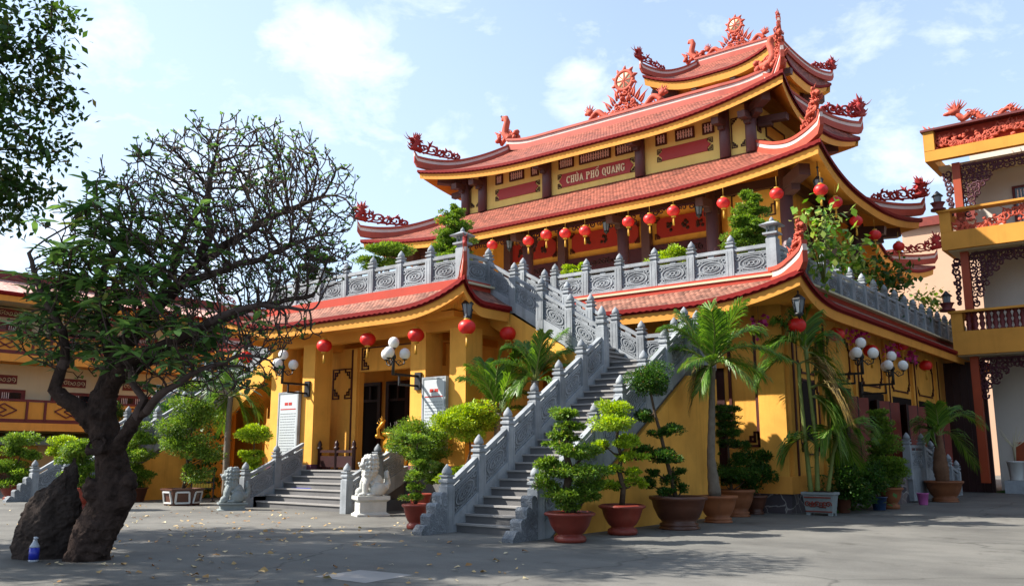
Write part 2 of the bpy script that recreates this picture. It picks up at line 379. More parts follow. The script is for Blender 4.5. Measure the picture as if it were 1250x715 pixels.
def ridge_strip(mb,pts,layers):
    """sweep stacked bars (half width, z0, z1, material) along pts"""
    n=len(pts)
    for hw,z0,z1,m in layers:
        vs=[]
        for i,p in enumerate(pts):
            d=(pts[min(i+1,n-1)]-pts[max(i-1,0)]); d.z=0; d.normalize(); r=Vector((d.y,-d.x,0))
            k=1 if i<n-6 else 1-.11*(i-n+6)
            for sx,zz in ((-1,z0),(1,z0),(1,z1),(-1,z1)):
                vs.append(p+r*(sx*hw*k)+Vector((0,0,zz)))
        fs=[(i*4+j,i*4+(j+1)%4,(i+1)*4+(j+1)%4,(i+1)*4+j) for i in range(n-1) for j in range(4)]
        fs+=[(3,2,1,0),tuple((n-1)*4+j for j in range(4))]
        mb.add(vs,fs,m)
RL=[(.15,-.12,.17,0),(.125,.17,.33,1),(.17,.33,.44,0)]
def spiral(mb,c,ux,uz,r0,turns,rad,a0=0,cw=1,n=14):
    pts=[];rs=[]
    for i in range(n+1):
        f=i/n; r=r0*(1-f*.82); a=a0+cw*f*turns*2*PI
        pts.append(c+ux*(r*math.cos(a))+uz*(r*math.sin(a))); rs.append(rad*(1-.4*f))
    mb.tube(pts,rs,5)
def flame(mb,c,d,side,l,rad,bend):
    pts=[c+d*(l*f)+side*(bend*l*f*f) for f in (0,.3,.6,.85,1)]
    mb.tube(pts,[rad,rad*1.05,rad*.7,rad*.35,.008],5)
def dragon_mesh(name,mat,L=2.3,H=1.0,seed=1,sweep=.25,thick=1.0):
    """openwork cloud-dragon: x runs outwards to the tip, z up"""
    r=random.Random(seed); mb=MB(); X=Vector((1,0,0));Zv=Vector((0,0,1));Yv=Vector((0,1,0))
    base=lambda x: sweep*(x/L)**2.2
    mb.tube([Vector((x,0,base(x)+.03)) for x in np.linspace(0,L,20)],.055,6)
    k=5
    for i in range(k):
        f=i/(k-1); x=L*(.08+.7*f); s=(.19+.10*f+(.04 if i%2 else -.02))*H; y=(r.random()-.5)*.1*thick
        c=Vector((x,y,base(x)+s*1.05))
        spiral(mb,c,X,Zv,s*1.15,1.4,.05*thick,-PI/2,-1,18)
        spiral(mb,c+Vector((s*.9,-y,s*.55)),X,Zv,s*.6,1.2,.045*thick,PI*.9,1,12)
        for q in range(2):
            flame(mb,c+Vector((r.uniform(-.8,.8)*s,r.uniform(-.06,.06)*thick,s*.7)),(Zv+X*r.uniform(-.7,.3)+Yv*r.uniform(-.25,.25)).normalized(),X,(.2+.16*f)*H*r.uniform(.7,1.2),.045*thick,r.uniform(-.2,.7))
    hx=L*.95; hc=Vector((hx,0,base(hx)+.78*H))
    mb.tube([Vector((L*.8,0,base(L*.8)+.1*H)),Vector((L*.98,0,base(L)+.2*H)),Vector((L*.9,0,base(L)+.5*H)),hc],[.13*thick,.14*thick,.13*thick,.14*thick],7)
    mb.ell(hc,(.2,.14*thick,.16),10,7); mb.ell(hc+Vector((.19,0,.0)),(.15,.1*thick,.09),9,6); mb.ell(hc+Vector((.16,0,-.13)),(.12,.08*thick,.04),8,5)
    for sy in (-1,1):
        mb.ell(hc+Vector((.1,sy*.1*thick,.08)),.045,7,5)
        flame(mb,hc+Vector((0,sy*.07,.1)),(Zv-X*.7+Yv*sy*.25).normalized(),X,.42*H,.04,.5)
        flame(mb,hc+Vector((.28,sy*.05,-.03)),(X+Zv*.3+Yv*sy*.5).normalized(),Zv,.3*H,.03,.9)
    for q in range(11):
        a=PI*(.35+1.0*q/10)
        flame(mb,hc+Vector((-.05,r.uniform(-.1,.1)*thick,-.05)),(X*math.cos(a)+Zv*math.sin(a)+Yv*r.uniform(-.4,.4)).normalized(),Zv,r.uniform(.3,.46)*H,.06*thick,r.uniform(-.1,.6))
    for q in range(4):
        z=base(L)+.05+.17*q; flame(mb,Vector((L*(1.0-.02*q),r.uniform(-.08,.08),z)),(X+Zv*(.1+.15*q)+Yv*r.uniform(-.3,.3)).normalized(),Zv,r.uniform(.26,.42)*H,.06,.8)
    spiral(mb,Vector((L*.99,0,base(L)+.32*H)),X,Zv,.2*H,1.4,.05,0,1,14)
    mb.v=[(x,y,z*.74) for x,y,z in mb.v]; return mb.mesh(name,mat)
def cluster_dragon(name,mat,seed=3,L=1.7,H=1.1):
    """denser coral dragon mass for the corners that face the court"""
    r=random.Random(seed); mb=MB(); X=Vector((1,0,0));Zv=Vector((0,0,1));Yv=Vector((0,1,0))
    hgt=lambda x:.25+H*(x/L)**1.3
    for i in range(58):
        x=L*r.random()**.75; z=r.random()*hgt(x)+.25*(x/L)**2; y=r.uniform(-.2,.2)
        if r.random()<.55: mb.ell((x,y,z),(r.uniform(.07,.13),r.uniform(.07,.11),r.uniform(.06,.12)),7,5,jit=.2)
        else: spiral(mb,Vector((x,y,z)),(X+Yv*r.uniform(-.7,.7)).normalized(),Zv,r.uniform(.09,.16),1.2,.04,r.random()*6,r.choice((-1,1)))
    for i in range(42):
        x=L*(.1+.9*r.random()); z=hgt(x)*r.uniform(.5,1)+.1
        flame(mb,Vector((x,r.uniform(-.2,.2),z)),(Zv+X*r.uniform(-.5,.7)+Yv*r.uniform(-.6,.6)).normalized(),X,r.uniform(.2,.42),.045,r.uniform(-.5,.6))
    mb.tube([Vector((x,.12*math.sin(x*6),.15+hgt(x)*.45)) for x in np.linspace(0,L,14)],[.1]*14,7)
    mb.ell((L*.98,0,hgt(L)*.85),(.2,.16,.17),9,7); mb.ell((L*1.08,0,hgt(L)*.8),(.14,.1,.09),8,6)
    return mb.mesh(name,mat)
DRG=[dragon_mesh('dragon_ornament',M['orn_red'],2.5,1.05,s,thick=1.4) for s in (1,2)]
DRGS=dragon_mesh('dragon_ornament',M['orn_red'],1.7,.8,5)
CLU=[cluster_dragon('dragon_ornament',M['coral'],s) for s in (3,4)]
def place_on_hip(mesh,parent,pts,origin,back,L,lift=.44,k=1.,mx=.7):
    """stand an ornament on the hip, its nose at the tip"""
    tip=pts[-1]; d=pts[-1]-pts[-5]; d.z=0; d.normalize()
    acc=0; i=len(pts)-1
    while i>0 and acc<L: acc+=(pts[i]-pts[i-1]).xy.length; i-=1
    b=pts[i]; a=math.atan2(d.y,d.x)
    o=link('dragon_ornament',mesh,parent)
    slope=max(-.5,min(mx,math.atan2(tip.z-.15-b.z,(tip-b).xy.length)))
    o.matrix_local=Matrix.Translation(Vector(b)+Vector((0,0,lift))-Vector(origin))@Matrix.Rotation(a,4,'Z')@Matrix.Rotation(-slope,4,'Y')@Matrix.Scale(k,4)
    return o
CC=-20.45       # plan centre line of the temple
TEMPLE=thing('temple','yellow and red three-roofed Buddhist temple hall with a gilded name board over its terrace','temple',(CC,23.0,0))
TO=tuple(TEMPLE.location)
def tier(hw,y0,y1,ihw,iy0,iy1,ze,zt,R,Lc,ext,yh=.42,horn=.12,orn=None,layers=RL,root=None,soff=.25,conc=.3,cut=None):
    root=root or TEMPLE; O=tuple(root.location)
    tile=MB();yel=MB()
    C=[(CC-hw,y0),(CC+hw,y0),(CC+hw,y1),(CC-hw,y1)]; I=[(CC-ihw,iy0),(CC+ihw,iy0),(CC+ihw,iy1),(CC-ihw,iy1)]
    for k in range(4):
        roof_seg(tile,yel,C[k],C[(k+1)%4],I[k],I[(k+1)%4],ze,zt,1,1,R,Lc,ext,yh,soff,conc)
    roof=tile.build('roof',[M['tile'],M['darkred']],root)
    yel.build('fascia',[M['fascia'],M['soffit']],roof)
    hips=[]
    for k in range(4):
        h=hip_curve(C[k],I[k],ze,zt,R,ext,horn=horn,conc=conc); hips.append(h)
        mb=MB(); ridge_strip(mb,h,layers); mb.build('hip_ridge',[M['red'],M['white']],roof)
    if orn:
        for k,q in enumerate(orn):
            if q[0]: place_on_hip(q[0],roof,hips[k],O,0,q[1],k=q[2] if len(q)>2 else 1.)
    return roof,hips
tier(10.9,28.3,40.5,7.6,31.6,37.2,11.11,13.25,.56,7.0,.35,.33,.3,soff=1.95,orn=[(DRG[0],2.4),(CLU[0],1.3,.72),(DRG[1],2.4),(DRG[0],2.4)])
r2,h2=tier(9.05,30.25,38.6,7.05,34.38,34.42,14.66,17.15,.68,6.5,.35,.32,.3,orn=[(DRG[1],2.3),(CLU[1],1.4,.72),(DRG[0],2.3),(DRG[1],2.3)],soff=2.3)
# top ridge of the hall roof with wheel and dragon-fish
mb=MB(); pts=[Vector((CC+x,34.4,17.05+.25*max(0,abs(x)/7.1-.75)**2*16)) for x in np.linspace(-7.15,7.15,33)]
ridge_strip(mb,pts,[(.22,-.1,.22,0),(.18,.22,.4,1),(.25,.4,.52,0)]); mb.build('top_ridge',[M['red'],M['white']],r2)
def wheel_ornament(parent,c,k=1.0):
    c=Vector(c); r=random.Random(11); X=Vector((1,0,0));Zv=Vector((0,0,1));Yv=Vector((0,1,0))
    mb=MB(); wc=c+Vector((0,0,1.62*k))
    for i in range(60):
        z=r.random()*1.0*k; x=r.uniform(-1,1)*(.75*k-.5*z)
        if r.random()<.5: mb.ell(c+Vector((x,r.uniform(-.15,.15),z)),(.11*k,.1,.1*k),7,5,jit=.2)
        else: spiral(mb,c+Vector((x,r.uniform(-.18,.18),z)),X,Zv,.14*k,1.2,.045*k,r.random()*6,r.choice((-1,1)))
    for s in (-1,1):
        for q in range(7):
            flame(mb,c+Vector((s*(.25+.1*q)*k,0,(.3+.1*(6-q))*k)),(Zv+X*s*(.15+.13*q)).normalized(),X*s,.62*k,.06*k,-.25+.5*(q%2))
        pts=[c+Vector((s*x*k,0,(.2+.22*math.sin(x*5))*k)) for x in np.linspace(.6,2.0,14)]
        mb.tube(pts,[.13*k]*14,7)
        hc=c+Vector((s*2.02*k,0,.48*k)); mb.ell(hc,(.2*k,.15*k,.17*k),9,7); mb.ell(hc+Vector((s*.17*k,0,-.03)),(.13*k,.1*k,.09*k),8,6)
        for q in range(9):
            a=PI*(.1+.1*q); flame(mb,hc,(X*s*-math.cos(a)+Zv*math.sin(a)+Yv*r.uniform(-.3,.3)).normalized(),Zv,.32*k,.05*k,.3)
        for q in range(4): spiral(mb,c+Vector((s*(.9+.3*q)*k,0,.15*k)),X,Zv,.15*k,1.2,.05*k,r.random()*6,s)
    # rim with points
    ring=[wc+X*(.47*k*math.cos(a))+Zv*(.47*k*math.sin(a)) for a in np.linspace(0,2*PI,25)]
    mb.tube(ring,.1*k,8)
    for q in range(10):
        a=2*PI*q/10+.3; d=X*math.cos(a)+Zv*math.sin(a); flame(mb,wc+d*.5*k,d,X*math.sin(a)-Zv*math.cos(a),.26*k,.09*k,.2)
    o=mb.build('wheel_ornament',M['coral'],parent)
    w=MB(); w.lathe([(.40*k,-.05),(.40*k,.05)],24); me=[ (x,z,y) for x,y,z in w.v]; w.v=[(wc.x+x,wc.y+y,wc.z+z) for x,y,z in me]
    w.build('wheel_disc',M['wheel'],o)
    s_=MB()
    for q in range(8):
        a=PI*q/4; d=X*math.cos(a)+Zv*math.sin(a); s_.beam(wc+d*.08*k,wc+d*.38*k,.055*k,.16,0,up=(0,1,0))
    s_.ell(wc,(.11*k,.1,.11*k),10,6); s_.build('wheel_spokes',M['coral'],o)
wheel_ornament(r2,(CC,34.4,17.55),1.0)
def fish(parent,c,s):
    """dragon-fish on a ridge end: curling neck and a scaly heaped body"""
    c=Vector(c);mb=MB();r=random.Random(5)
    mb.tube([c+Vector((s*-x,0,z)) for x,z in ((-.1,.1),(.32,.2),(.5,.5),(.42,.85),(.34,1.1),(.44,1.3),(.6,1.34),(.7,1.22))],[.2,.22,.2,.18,.17,.18,.13,.05],9)
    for i in range(26): mb.ell(c+Vector((s*r.uniform(-.9,.35),r.uniform(-.16,.16),r.uniform(0,.45))),(.13,.12,.13),7,5,jit=.2)
    for i in range(10): flame(mb,c+Vector((s*r.uniform(-1.,.2),0,.4)),Vector((s*-.3,r.uniform(-.3,.3),1)).normalized(),Vector((s,0,0)),.3,.06,-.6)
    return mb.build('dragon_fish_ornament',M['coral'],parent)
fish(r2,(CC-6.9,34.4,17.75),1); fish(r2,(CC+6.9,34.4,17.75),-1)

# ------------------------------------------------------------------ storey under the top roof (13.2 - 14.6)
def meander(mb,x0,z0,sx,sz,y,k=.16,w=.035,m=0,d=.03):
    """stepped key scroll in a corner, growing from (x0,z0) towards (sx,sz)"""
    seg=[((0,0),(3,0)),((0,0),(0,3)),((3,0),(3,1)),((1,1),(3,1)),((1,1),(1,3)),((0,3),(1,3)),((2,2),(2,1)),((1,2),(2,2))]
    for (a,b),(c_,d_) in seg:
        xa,xb=sorted((x0+sx*a*k,x0+sx*c_*k)); za,zb=sorted((z0+sz*b*k,z0+sz*d_*k))
        mb.box(xa-w/2,xb+w/2,y-d,y,za-w/2,zb+w/2,m)
def lattice_win(root,x0,x1,z0,z1,y,name='lattice_window'):
    fr=MB(); w=.06
    fr.box(x0,x1,y-.08,y,z0,z0+w);fr.box(x0,x1,y-.08,y,z1-w,z1);fr.box(x0,x0+w,y-.08,y,z0+w,z1-w);fr.box(x1-w,x1,y-.08,y,z0+w,z1-w)
    f=fr.build(name,M['trim'],root)
    b=MB(); b.box(x0+w,x1-w,y-.015,y-.002,z0+w,z1-w); b.build('pane',M['dark'],f)
    l=MB(); n=max(2,int((x1-x0)/.13)); a=x0+w;bw=(x1-x0-2*w)
    for i in range(n):
        xx=a+bw*(i+.5)/n; l.box(xx-.026,xx+.026,y-.06,y-.02,z0+w,z1-w)
        zz=z0+w+(z1-z0-2*w)*(.3 if i%2 else .68); l.box(xx-bw/n*.5,xx+bw/n*.5,y-.055,y-.025,zz-.024,zz+.024)
        zz=z0+w+(z1-z0-2*w)*(.55 if i%2 else .45); l.box(xx-bw/n*.3,xx+bw/n*.3,y-.055,y-.025,zz-.016,zz+.016)
    l.build('lattice',M['latt'],f)
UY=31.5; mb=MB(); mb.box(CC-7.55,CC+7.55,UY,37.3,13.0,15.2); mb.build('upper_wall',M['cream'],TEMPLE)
def column(root,x,y,z0,z1,r,mat='column',n=20,base=True):
    mb=MB(); mb.lathe([(r*1.35,0),(r*1.35,.12),(r*1.1,.2),(r,.3),(r*.96,z1-z0)] if base else [(r,0),(r*.97,z1-z0)],n,(x,y,z0)); return mb.build('column',M[mat],root)
for dx in (2.46,6.35,7.45):
    for s in (-1,1): column(TEMPLE,CC+s*dx,UY-.12,13.1,15.1,.22,base=False)
def bracket(root,a,b,w=.3,h=.26):
    mb=MB(); mb.beam(a,b,w,h); e=Vector(b); mb.beam(Vector(a)+Vector((0,0,-h*.7)),Vector(a).lerp(e,.6)+Vector((0,0,-h*.7)),w*.8,h*.7); return mb.build('timber_bracket',M['bracket'],root)
for dx in (2.46,6.35):
    for s in (-1,1): bracket(TEMPLE,(CC+s*dx,UY+.2,14.52),(CC+s*dx,UY-1.0,14.40))
for s in (-1,1):
    bracket(TEMPLE,(CC+s*7.3,UY+.1,14.75),(CC+s*8.5,UY-1.05,14.85),.34,.34)
    bracket(TEMPLE,(CC+s*7.2,UY+.4,14.52),(CC+s*8.75,UY+.4,14.42)); bracket(TEMPLE,(CC+s*7.2,UY+4.,14.52),(CC+s*8.75,UY+4.,14.42)); bracket(TEMPLE,(CC+s*7.3,37.0,14.75),(CC+s*8.6,38.1,14.85),.34,.34)
    bracket(TEMPLE,(CC+s*7.45,UY+.2,14.52),(CC+s*7.45,UY-1.0,14.40))
yw=UY
for x0,x1 in ((-22.28,-21.46),(-21.15,-19.5),(-19.24,-18.37),(-17.25,-16.74),(-16.32,-15.46),(-15.09,-14.58),(-26.03,-25.6),(-25.17,-24.32),(-23.88,-23.45)):
    lattice_win(TEMPLE,x0,x1,14.3,14.78,yw)
def name_panel(x0,x1,z0,z1,y,mat='board'):
    mb=MB(); k=.14
    poly=[(x0+k*1.6,z0),(x1-k*1.6,z0),(x1-k*1.6,z0+k*.9),(x1-k*.5,(z0+z1)/2),(x1-k*1.6,z1-k*.9),(x1-k*1.6,z1),(x0+k*1.6,z1),(x0+k*1.6,z1-k*.9),(x0+k*.5,(z0+z1)/2),(x0+k*1.6,z0+k*.9)]
    mb.prism(poly,lambda u,v,q:(u,y-.05*q,v)); o=mb.build('name_panel',M[mat],TEMPLE)
    t=MB()
    for sx,xx in ((1,x0),(-1,x1)):
        for sz,zz in ((1,z0),(-1,z1)): meander(t,xx,zz,sx,sz,y,.065,.03)
    t.build('corner_scrolls',M['trim'],o); return o
nb=name_panel(-22.35,-18.3,13.43,14.06,yw); nb['label']='red panel with gold temple name lettering'
name_panel(-17.2,-14.68,13.6,14.13,yw); name_panel(-26.05,-23.4,13.52,14.05,yw)
def text_mesh(txt,size,ext=.015,sx=1.,off=0.):
    cu=bpy.data.curves.new('lettering','FONT'); cu.body=txt; cu.size=size; cu.extrude=ext; cu.align_x='CENTER'; cu.align_y='CENTER'; cu.offset=off; cu.resolution_u=3
    o=bpy.data.objects.new('lettering',cu); COL.objects.link(o); dg=bpy.context.evaluated_depsgraph_get(); dg.update()
    me=bpy.data.meshes.new_from_object(o.evaluated_get(dg)); bpy.data.objects.remove(o); bpy.data.curves.remove(cu)
    for v in me.vertices: v.co.x*=sx
    return me
def wall_text(txt,parent,c,size,mat,sx=1.,off=0.,rx=PI/2,origin=None,name='lettering'):
    me=text_mesh(txt,size,.015,sx,off); me.materials.clear(); me.materials.append(M[mat])
    o=link(name,me,parent); o.rotation_euler=(rx,0,0); O=origin if origin is not None else TO
    o.location=(c[0]-O[0],c[1]-O[1],c[2]-O[2]); return o
def slab_letters(txt,parent,x0,x1,zb,h,y,origin,mat):
    """condensed slab-serif capitals cut out of bars and rings, with Vietnamese marks"""
    mb=MB(); W={' ':.38}; adv=sum(W.get(c,.72) for c in txt); k=(x1-x0)/adv; x=x0
    P=lambda u,v,q:(x+u*k,y-(.03 if q else 0),zb+v*h)
    def bar(a,b,c,d): mb.prism([(a,c),(b,c),(b,d),(a,d)],P)
    def par(a,b,c,d,w): mb.prism([(a,c),(a+w,c),(b+w,d),(b,d)] ,P)
    def stem(a,top=1,bot=1):
        bar(a,a+.16,0,1)
        if top: bar(a-.06,a,.9,1); bar(a+.16,a+.22,.9,1)
        if bot: bar(a-.06,a,0,.1); bar(a+.16,a+.22,0,.1)
    def ring(cx,cy,rx,ry,ix,iy,a0=0,a1=2*PI,n=18):
        for i in range(n):
            t0=a0+(a1-a0)*i/n; t1=a0+(a1-a0)*(i+1)/n
            mb.prism([(cx+ix*math.cos(t0),cy+iy*math.sin(t0)),(cx+rx*math.cos(t0),cy+ry*math.sin(t0)),(cx+rx*math.cos(t1),cy+ry*math.sin(t1)),(cx+ix*math.cos(t1),cy+iy*math.sin(t1))],P)
    for c in txt:
        if c in 'CG':
            ring(.32,.5,.29,.5,.13,.39,.7,2*PI-.7); bar(.5,.58,.72,.98)
            if c=='G': bar(.42,.6,.1,.48); bar(.34,.64,.42,.5)
        elif c in 'OỔQ':
            ring(.32,.5,.3,.5,.14,.39)
            if c=='Q': par(.36,.56,.2,-.14,.14)
            if c=='Ổ': par(.1,.28,1.08,1.24,.08); par(.46,.28,1.08,1.24,.08); ring(.5,1.36,.09,.1,.04,.05,-1.2,2.6,8); bar(.47,.53,1.18,1.28)
        elif c=='H': stem(.06); stem(.42); bar(.22,.42,.45,.55)
        elif c in 'UÙ':
            bar(.06,.22,.35,1); bar(.42,.58,.35,1); bar(0,.06,.9,1);bar(.22,.28,.9,1);bar(.36,.42,.9,1);bar(.58,.64,.9,1); ring(.32,.35,.26,.35,.1,.24,PI,2*PI,10)
            if c=='Ù': par(.36,.2,1.08,1.28,.12)
        elif c=='A': par(.02,.24,0,1,.13); par(.46,.24,0,1,.16); bar(.2,.46,.26,.36); bar(-.03,.2,0,.09); bar(.4,.67,0,.09)
        elif c=='P': stem(.06,0,1); bar(.0,.06,.9,1); ring(.22,.74,.38,.26,.2,.15,-PI/2,PI/2,10)
        elif c=='N': stem(.04,1,1); stem(.46,1,0); par(.46,.06,.02,.98,.15)
        x+=W.get(c,.72)*k
    return mb.build('lettering',M[mat],parent,origin)
slab_letters('CHÙA PHỔ QUANG',nb,-21.85,-18.75,13.55,.345,yw-.052,TO,'gold')
# framed key panels between the corner columns
def key_panel(root,x0,x1,z0,z1,y,k=.1,name='key_panel'):
    mb=MB(); w=.045; n=3*k
    mb.box(x0+n,x1-n,y-.03,y,z1-w,z1);mb.box(x0,x0+w,y-.03,y,z0+n,z1-n);mb.box(x1-w,x1,y-.03,y,z0+n,z1-n)
    for sx,xx in ((1,x0),(-1,x1)):
        for sz,zz in ((1,z0),(-1,z1)): meander(mb,xx+sx*w/2,zz+sz*w/2,sx,sz,y,k,.04)
    return mb.build(name,M['trim'],root)
for s in (-1,1): key_panel(TEMPLE,CC+s*6.9-.32,CC+s*6.9+.32,13.45,14.7,yw,.07)
# right flank of that storey
def side_frame(root,x,y0,y1,z0,z1,pane='fascia',name='side_window'):
    mb=MB();w=.07; xa,xb=(x,x+.05)
    mb.box(xa,xb,y0,y1,z0,z0+w);mb.box(xa,xb,y0,y1,z1-w,z1);mb.box(xa,xb,y0,y0+w,z0+w,z1-w);mb.box(xa,xb,y1-w,y1,z0+w,z1-w)
    f=mb.build(name,M['trim'],root); b=MB(); b.box(x+.002,x+.02,y0+w,y1-w,z0+w,z1-w); b.build('pane',M[pane],f)
sx_=CC+7.55
side_frame(TEMPLE,sx_,31.75,32.1,14.05,14.75,'dark'); side_frame(TEMPLE,sx_,32.6,34.6,14.05,14.7,'soffit'); side_frame(TEMPLE,sx_,35.2,35.7,14.05,14.7,'dark'); side_frame(TEMPLE,sx_,32.4,35.8,13.35,13.9,'soffit')

# ------------------------------------------------------------------ terrace storey (6.25 - 11)
T1=6.25
mb=MB(); mb.box(CC-8.9,CC+8.9,32.4,37.,6.2,12.4); mb.box(CC+6.85,CC+8.9,30.2,32.38,6.2,11.75); mb.box(CC-8.9,CC-6.85,30.2,32.38,6.2,11.75); mb.build('terrace_wall',M['wall'],TEMPLE)
for dx in (2.43,6.35,9.25):
    for s in (-1,1): column(TEMPLE,CC+s*dx,29.9,T1,11.6,.24)
for dx in (2.2,5.4):
    for s in (-1,1):
        mb=MB(); mb.box(CC+s*dx-.2,CC+s*dx+.2,32.1,32.39,T1,11.7); mb.build('pilaster',M['column'],TEMPLE)
for y in (33.6,37.6): column(TEMPLE,CC+9.25,y,T1,11.6,.24); column(TEMPLE,CC-9.25,y,T1,11.6,.24)
mb=MB(); mb.box(CC-9.4,CC+9.4,29.8,30.0,11.05,11.4); 
for s in (-1,1): mb.box(CC+s*9.25-.1,CC+s*9.25+.1,30.0,38.6,11.05,11.4)
mb.build('gallery_beam',M['darkwood'],TEMPLE)
mb=MB(); mb.box(CC-8.9,CC+8.9,30.1,32.39,11.75,11.82); mb.build('gallery_ceiling',M['fascia'],TEMPLE)
for dx in (2.43,6.35):
    for s in (-1,1): bracket(TEMPLE,(CC+s*dx,30.4,10.88),(CC+s*dx,28.85,10.72),.3,.3)
for s in (-1,1):
    bracket(TEMPLE,(CC+s*9.0,30.2,11.0),(CC+s*10.35,28.85,11.15),.4,.42)
    for y in (33.6,37.6): bracket(TEMPLE,(CC+s*9.0,y,10.88),(CC+s*10.5,y,10.72),.34,.34)
    bracket(TEMPLE,(CC+s*9.0,38.6,10.9),(CC+s*10.4,40.0,11.1),.4,.4)
# carved fretwork valance and brackets between the gallery columns
def fretwork(root,x0,x1,z,y,drop=.5,seed=0,mat='fret'):
    r=random.Random(seed); mb=MB(); X=Vector((1,0,0));Zv=Vector((0,0,1)); n=int((x1-x0)/.3)
    for i in range(n+1):
        x=x0+(x1-x0)*i/n; e=min(x-x0,x1-x); dz=drop*(.35+ .65*max(0,1-e/1.0)**1.5)*2
        k=max(1,int(dz/.22))
        for q in range(k):
            spiral(mb,Vector((x+r.uniform(-.06,.06),y,z-.12-.2*q)),X,Zv,.13,1.2,.035,r.random()*6,r.choice((-1,1)),10)
    mb.box(x0,x1,y-.03,y+.03,z-.06,z)
    return mb.build('fretwork',M[mat],root)
cols=[CC-9.25,CC-6.35,CC-2.43,CC+2.43,CC+6.35,CC+9.25]
for i in range(1,4): fretwork(TEMPLE,cols[i]+.25,cols[i+1]-.25,11.06,29.9,.36,i)
# inner wall: red boards, dark carved transom, doors
for dx,hw in ((-4.0,1.35),(0,1.75),(4.0,1.35)):
    x0,x1=CC+dx-hw,CC+dx+hw
    mb=MB(); mb.box(x0,x1,32.3,32.398,10.55,11.4); rb=mb.build('red_board',M['board'],TEMPLE)
    t=MB()
    for sx,xx in ((1,x0),(-1,x1)):
        for sz,zz in ((1,10.55),(-1,11.4)): meander(t,xx-sx*.06,zz-sz*.04,sx,sz,32.296,.07,.035)
    t.build('board_scrolls',M['trim'],rb)
    for q in range(3):
        m2=MB(); xx=x0+(x1-x0)*(.25+.25*q)
        for j in range(7): m2.ell((xx+random.uniform(-.13,.13),32.29,10.97+random.uniform(-.17,.17)),(.08,.02,.08),7,5)
        m2.build('carved_flower',M['darkwood'],rb)
    d=MB(); d.box(x0-.35,x1+.35,32.25,32.395,9.55,10.25); dt=d.build('transom',M['fret'],TEMPLE)
    f=MB()
    for q in range(int((x1-x0)/.28)): spiral(f,Vector((x0-.2+q*.28,32.24,9.9)),Vector((1,0,0)),Vector((0,0,1)),.15,1.3,.03,q,1,10)
    f.build('transom_carving',M['darkwood'],dt)
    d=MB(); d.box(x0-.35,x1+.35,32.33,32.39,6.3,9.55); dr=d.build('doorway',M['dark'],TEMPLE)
    for q in range(4):
        l=MB(); w=(x1-x0+.7)/4; a=x0-.35+q*w; l.box(a+.03,a+w-.03,32.26,32.328,6.3,7.3); l.box(a+.03,a+.1,32.26,32.328,7.3,9.5);l.box(a+w-.1,a+w-.03,32.26,32.328,7.3,9.5)
        l.build('door_leaf',M['darkwood'],dr)
mb=MB()
for s in (-1,1):
    x0,x1=sorted((CC+s*5.72,CC+s*6.75))
    mb.box(x0,x1,32.3,32.394,6.3,9.6)
mb.build('dado_panel',M['fret'],TEMPLE)
# key-pattern frames on the end walls of the terrace storey
for s in (-1,1):
    key_panel(TEMPLE,CC+s*7.88-.85,CC+s*7.88+.85,10.1,11.5,30.198,.13); key_panel(TEMPLE,CC+s*7.88-.85,CC+s*7.88+.85,7.4,9.8,30.198,.13)
    mb=MB(); mb.box(CC+s*7.88-.5,CC+s*7.88+.5,30.13,30.199,7.7,9.3); w_=mb.build('window',M['darkwood'],TEMPLE)
    mb=MB(); mb.box(CC+s*7.88-.42,CC+s*7.88+.42,30.11,30.129,7.78,9.22); mb.build('pane',M['glass'],w_)
    
for y0,y1 in ((30.5,31.3),(31.9,33.3),(34.0,36.6)):
    side_frame(TEMPLE,CC+8.9,y0,y1,7.2,10.2,'soffit' if y1-y0<1 else 'darkwood')
# ------------------------------------------------------------------ ground storey, terrace skirt roof, porch
WX=CC+11.5; WL=CC-11.5; WY=23.0; GB=46.
mb=MB(); mb.box(WL,WX,WY,GB,.95,6.2); mb.build('ground_wall',M['wall'],TEMPLE)
mb=MB(); mb.box(WL-.1,WX+.1,WY-.1,GB+.1,.5,.95); mb.build('wall_skirting',M['fascia'],TEMPLE)
mb=MB(); mb.box(WL-.04,WX+.04,WY-.04,GB+.04,0,.5); mb.build('plinth',M['plinth'],TEMPLE)
mb=MB(); mb.box(CC-12.0,CC+12.0,22.15,GB,6.2,6.26); mb.box(CC-4.6,CC+4.6,17.9,22.15,6.2,6.26); mb.build('terrace_floor',M['creamwall'],TEMPLE)
# corner pilasters and brown mouldings on the front wall
def pil(x0,x1,y,z0=.95,z1=5.6,d=.09): mb=MB(); mb.box(x0,x1,y-d,y,z0,z1); return mb.build('pilaster',M['wall'],TEMPLE)
for s in (-1,1):
    x0,x1=sorted((CC+s*10.78,CC+s*11.53)); pil(x0,x1,WY)
    mb=MB()
    for dx in (9.95,10.72): mb.box(CC+s*dx-.04,CC+s*dx+.04,WY-.05,WY,1.9,5.3)
    meander(mb,CC+s*10.72,1.75,-s,1,WY,.12,.06,0,.05); mb.build('wall_moulding',M['trim'],TEMPLE)
    mb=MB(); mb.box(CC+s*9.35-.42,CC+s*9.35+.42,WY-.03,WY-.001,.97,3.9); mb.build('side_door',M['darkwood'],TEMPLE)
    mb=MB(); mb.box(CC+s*9.35-.5,CC+s*9.35+.5,WY-.16,WY-.032,3.9,4.05); mb.build('door_lintel',M['fascia'],TEMPLE)
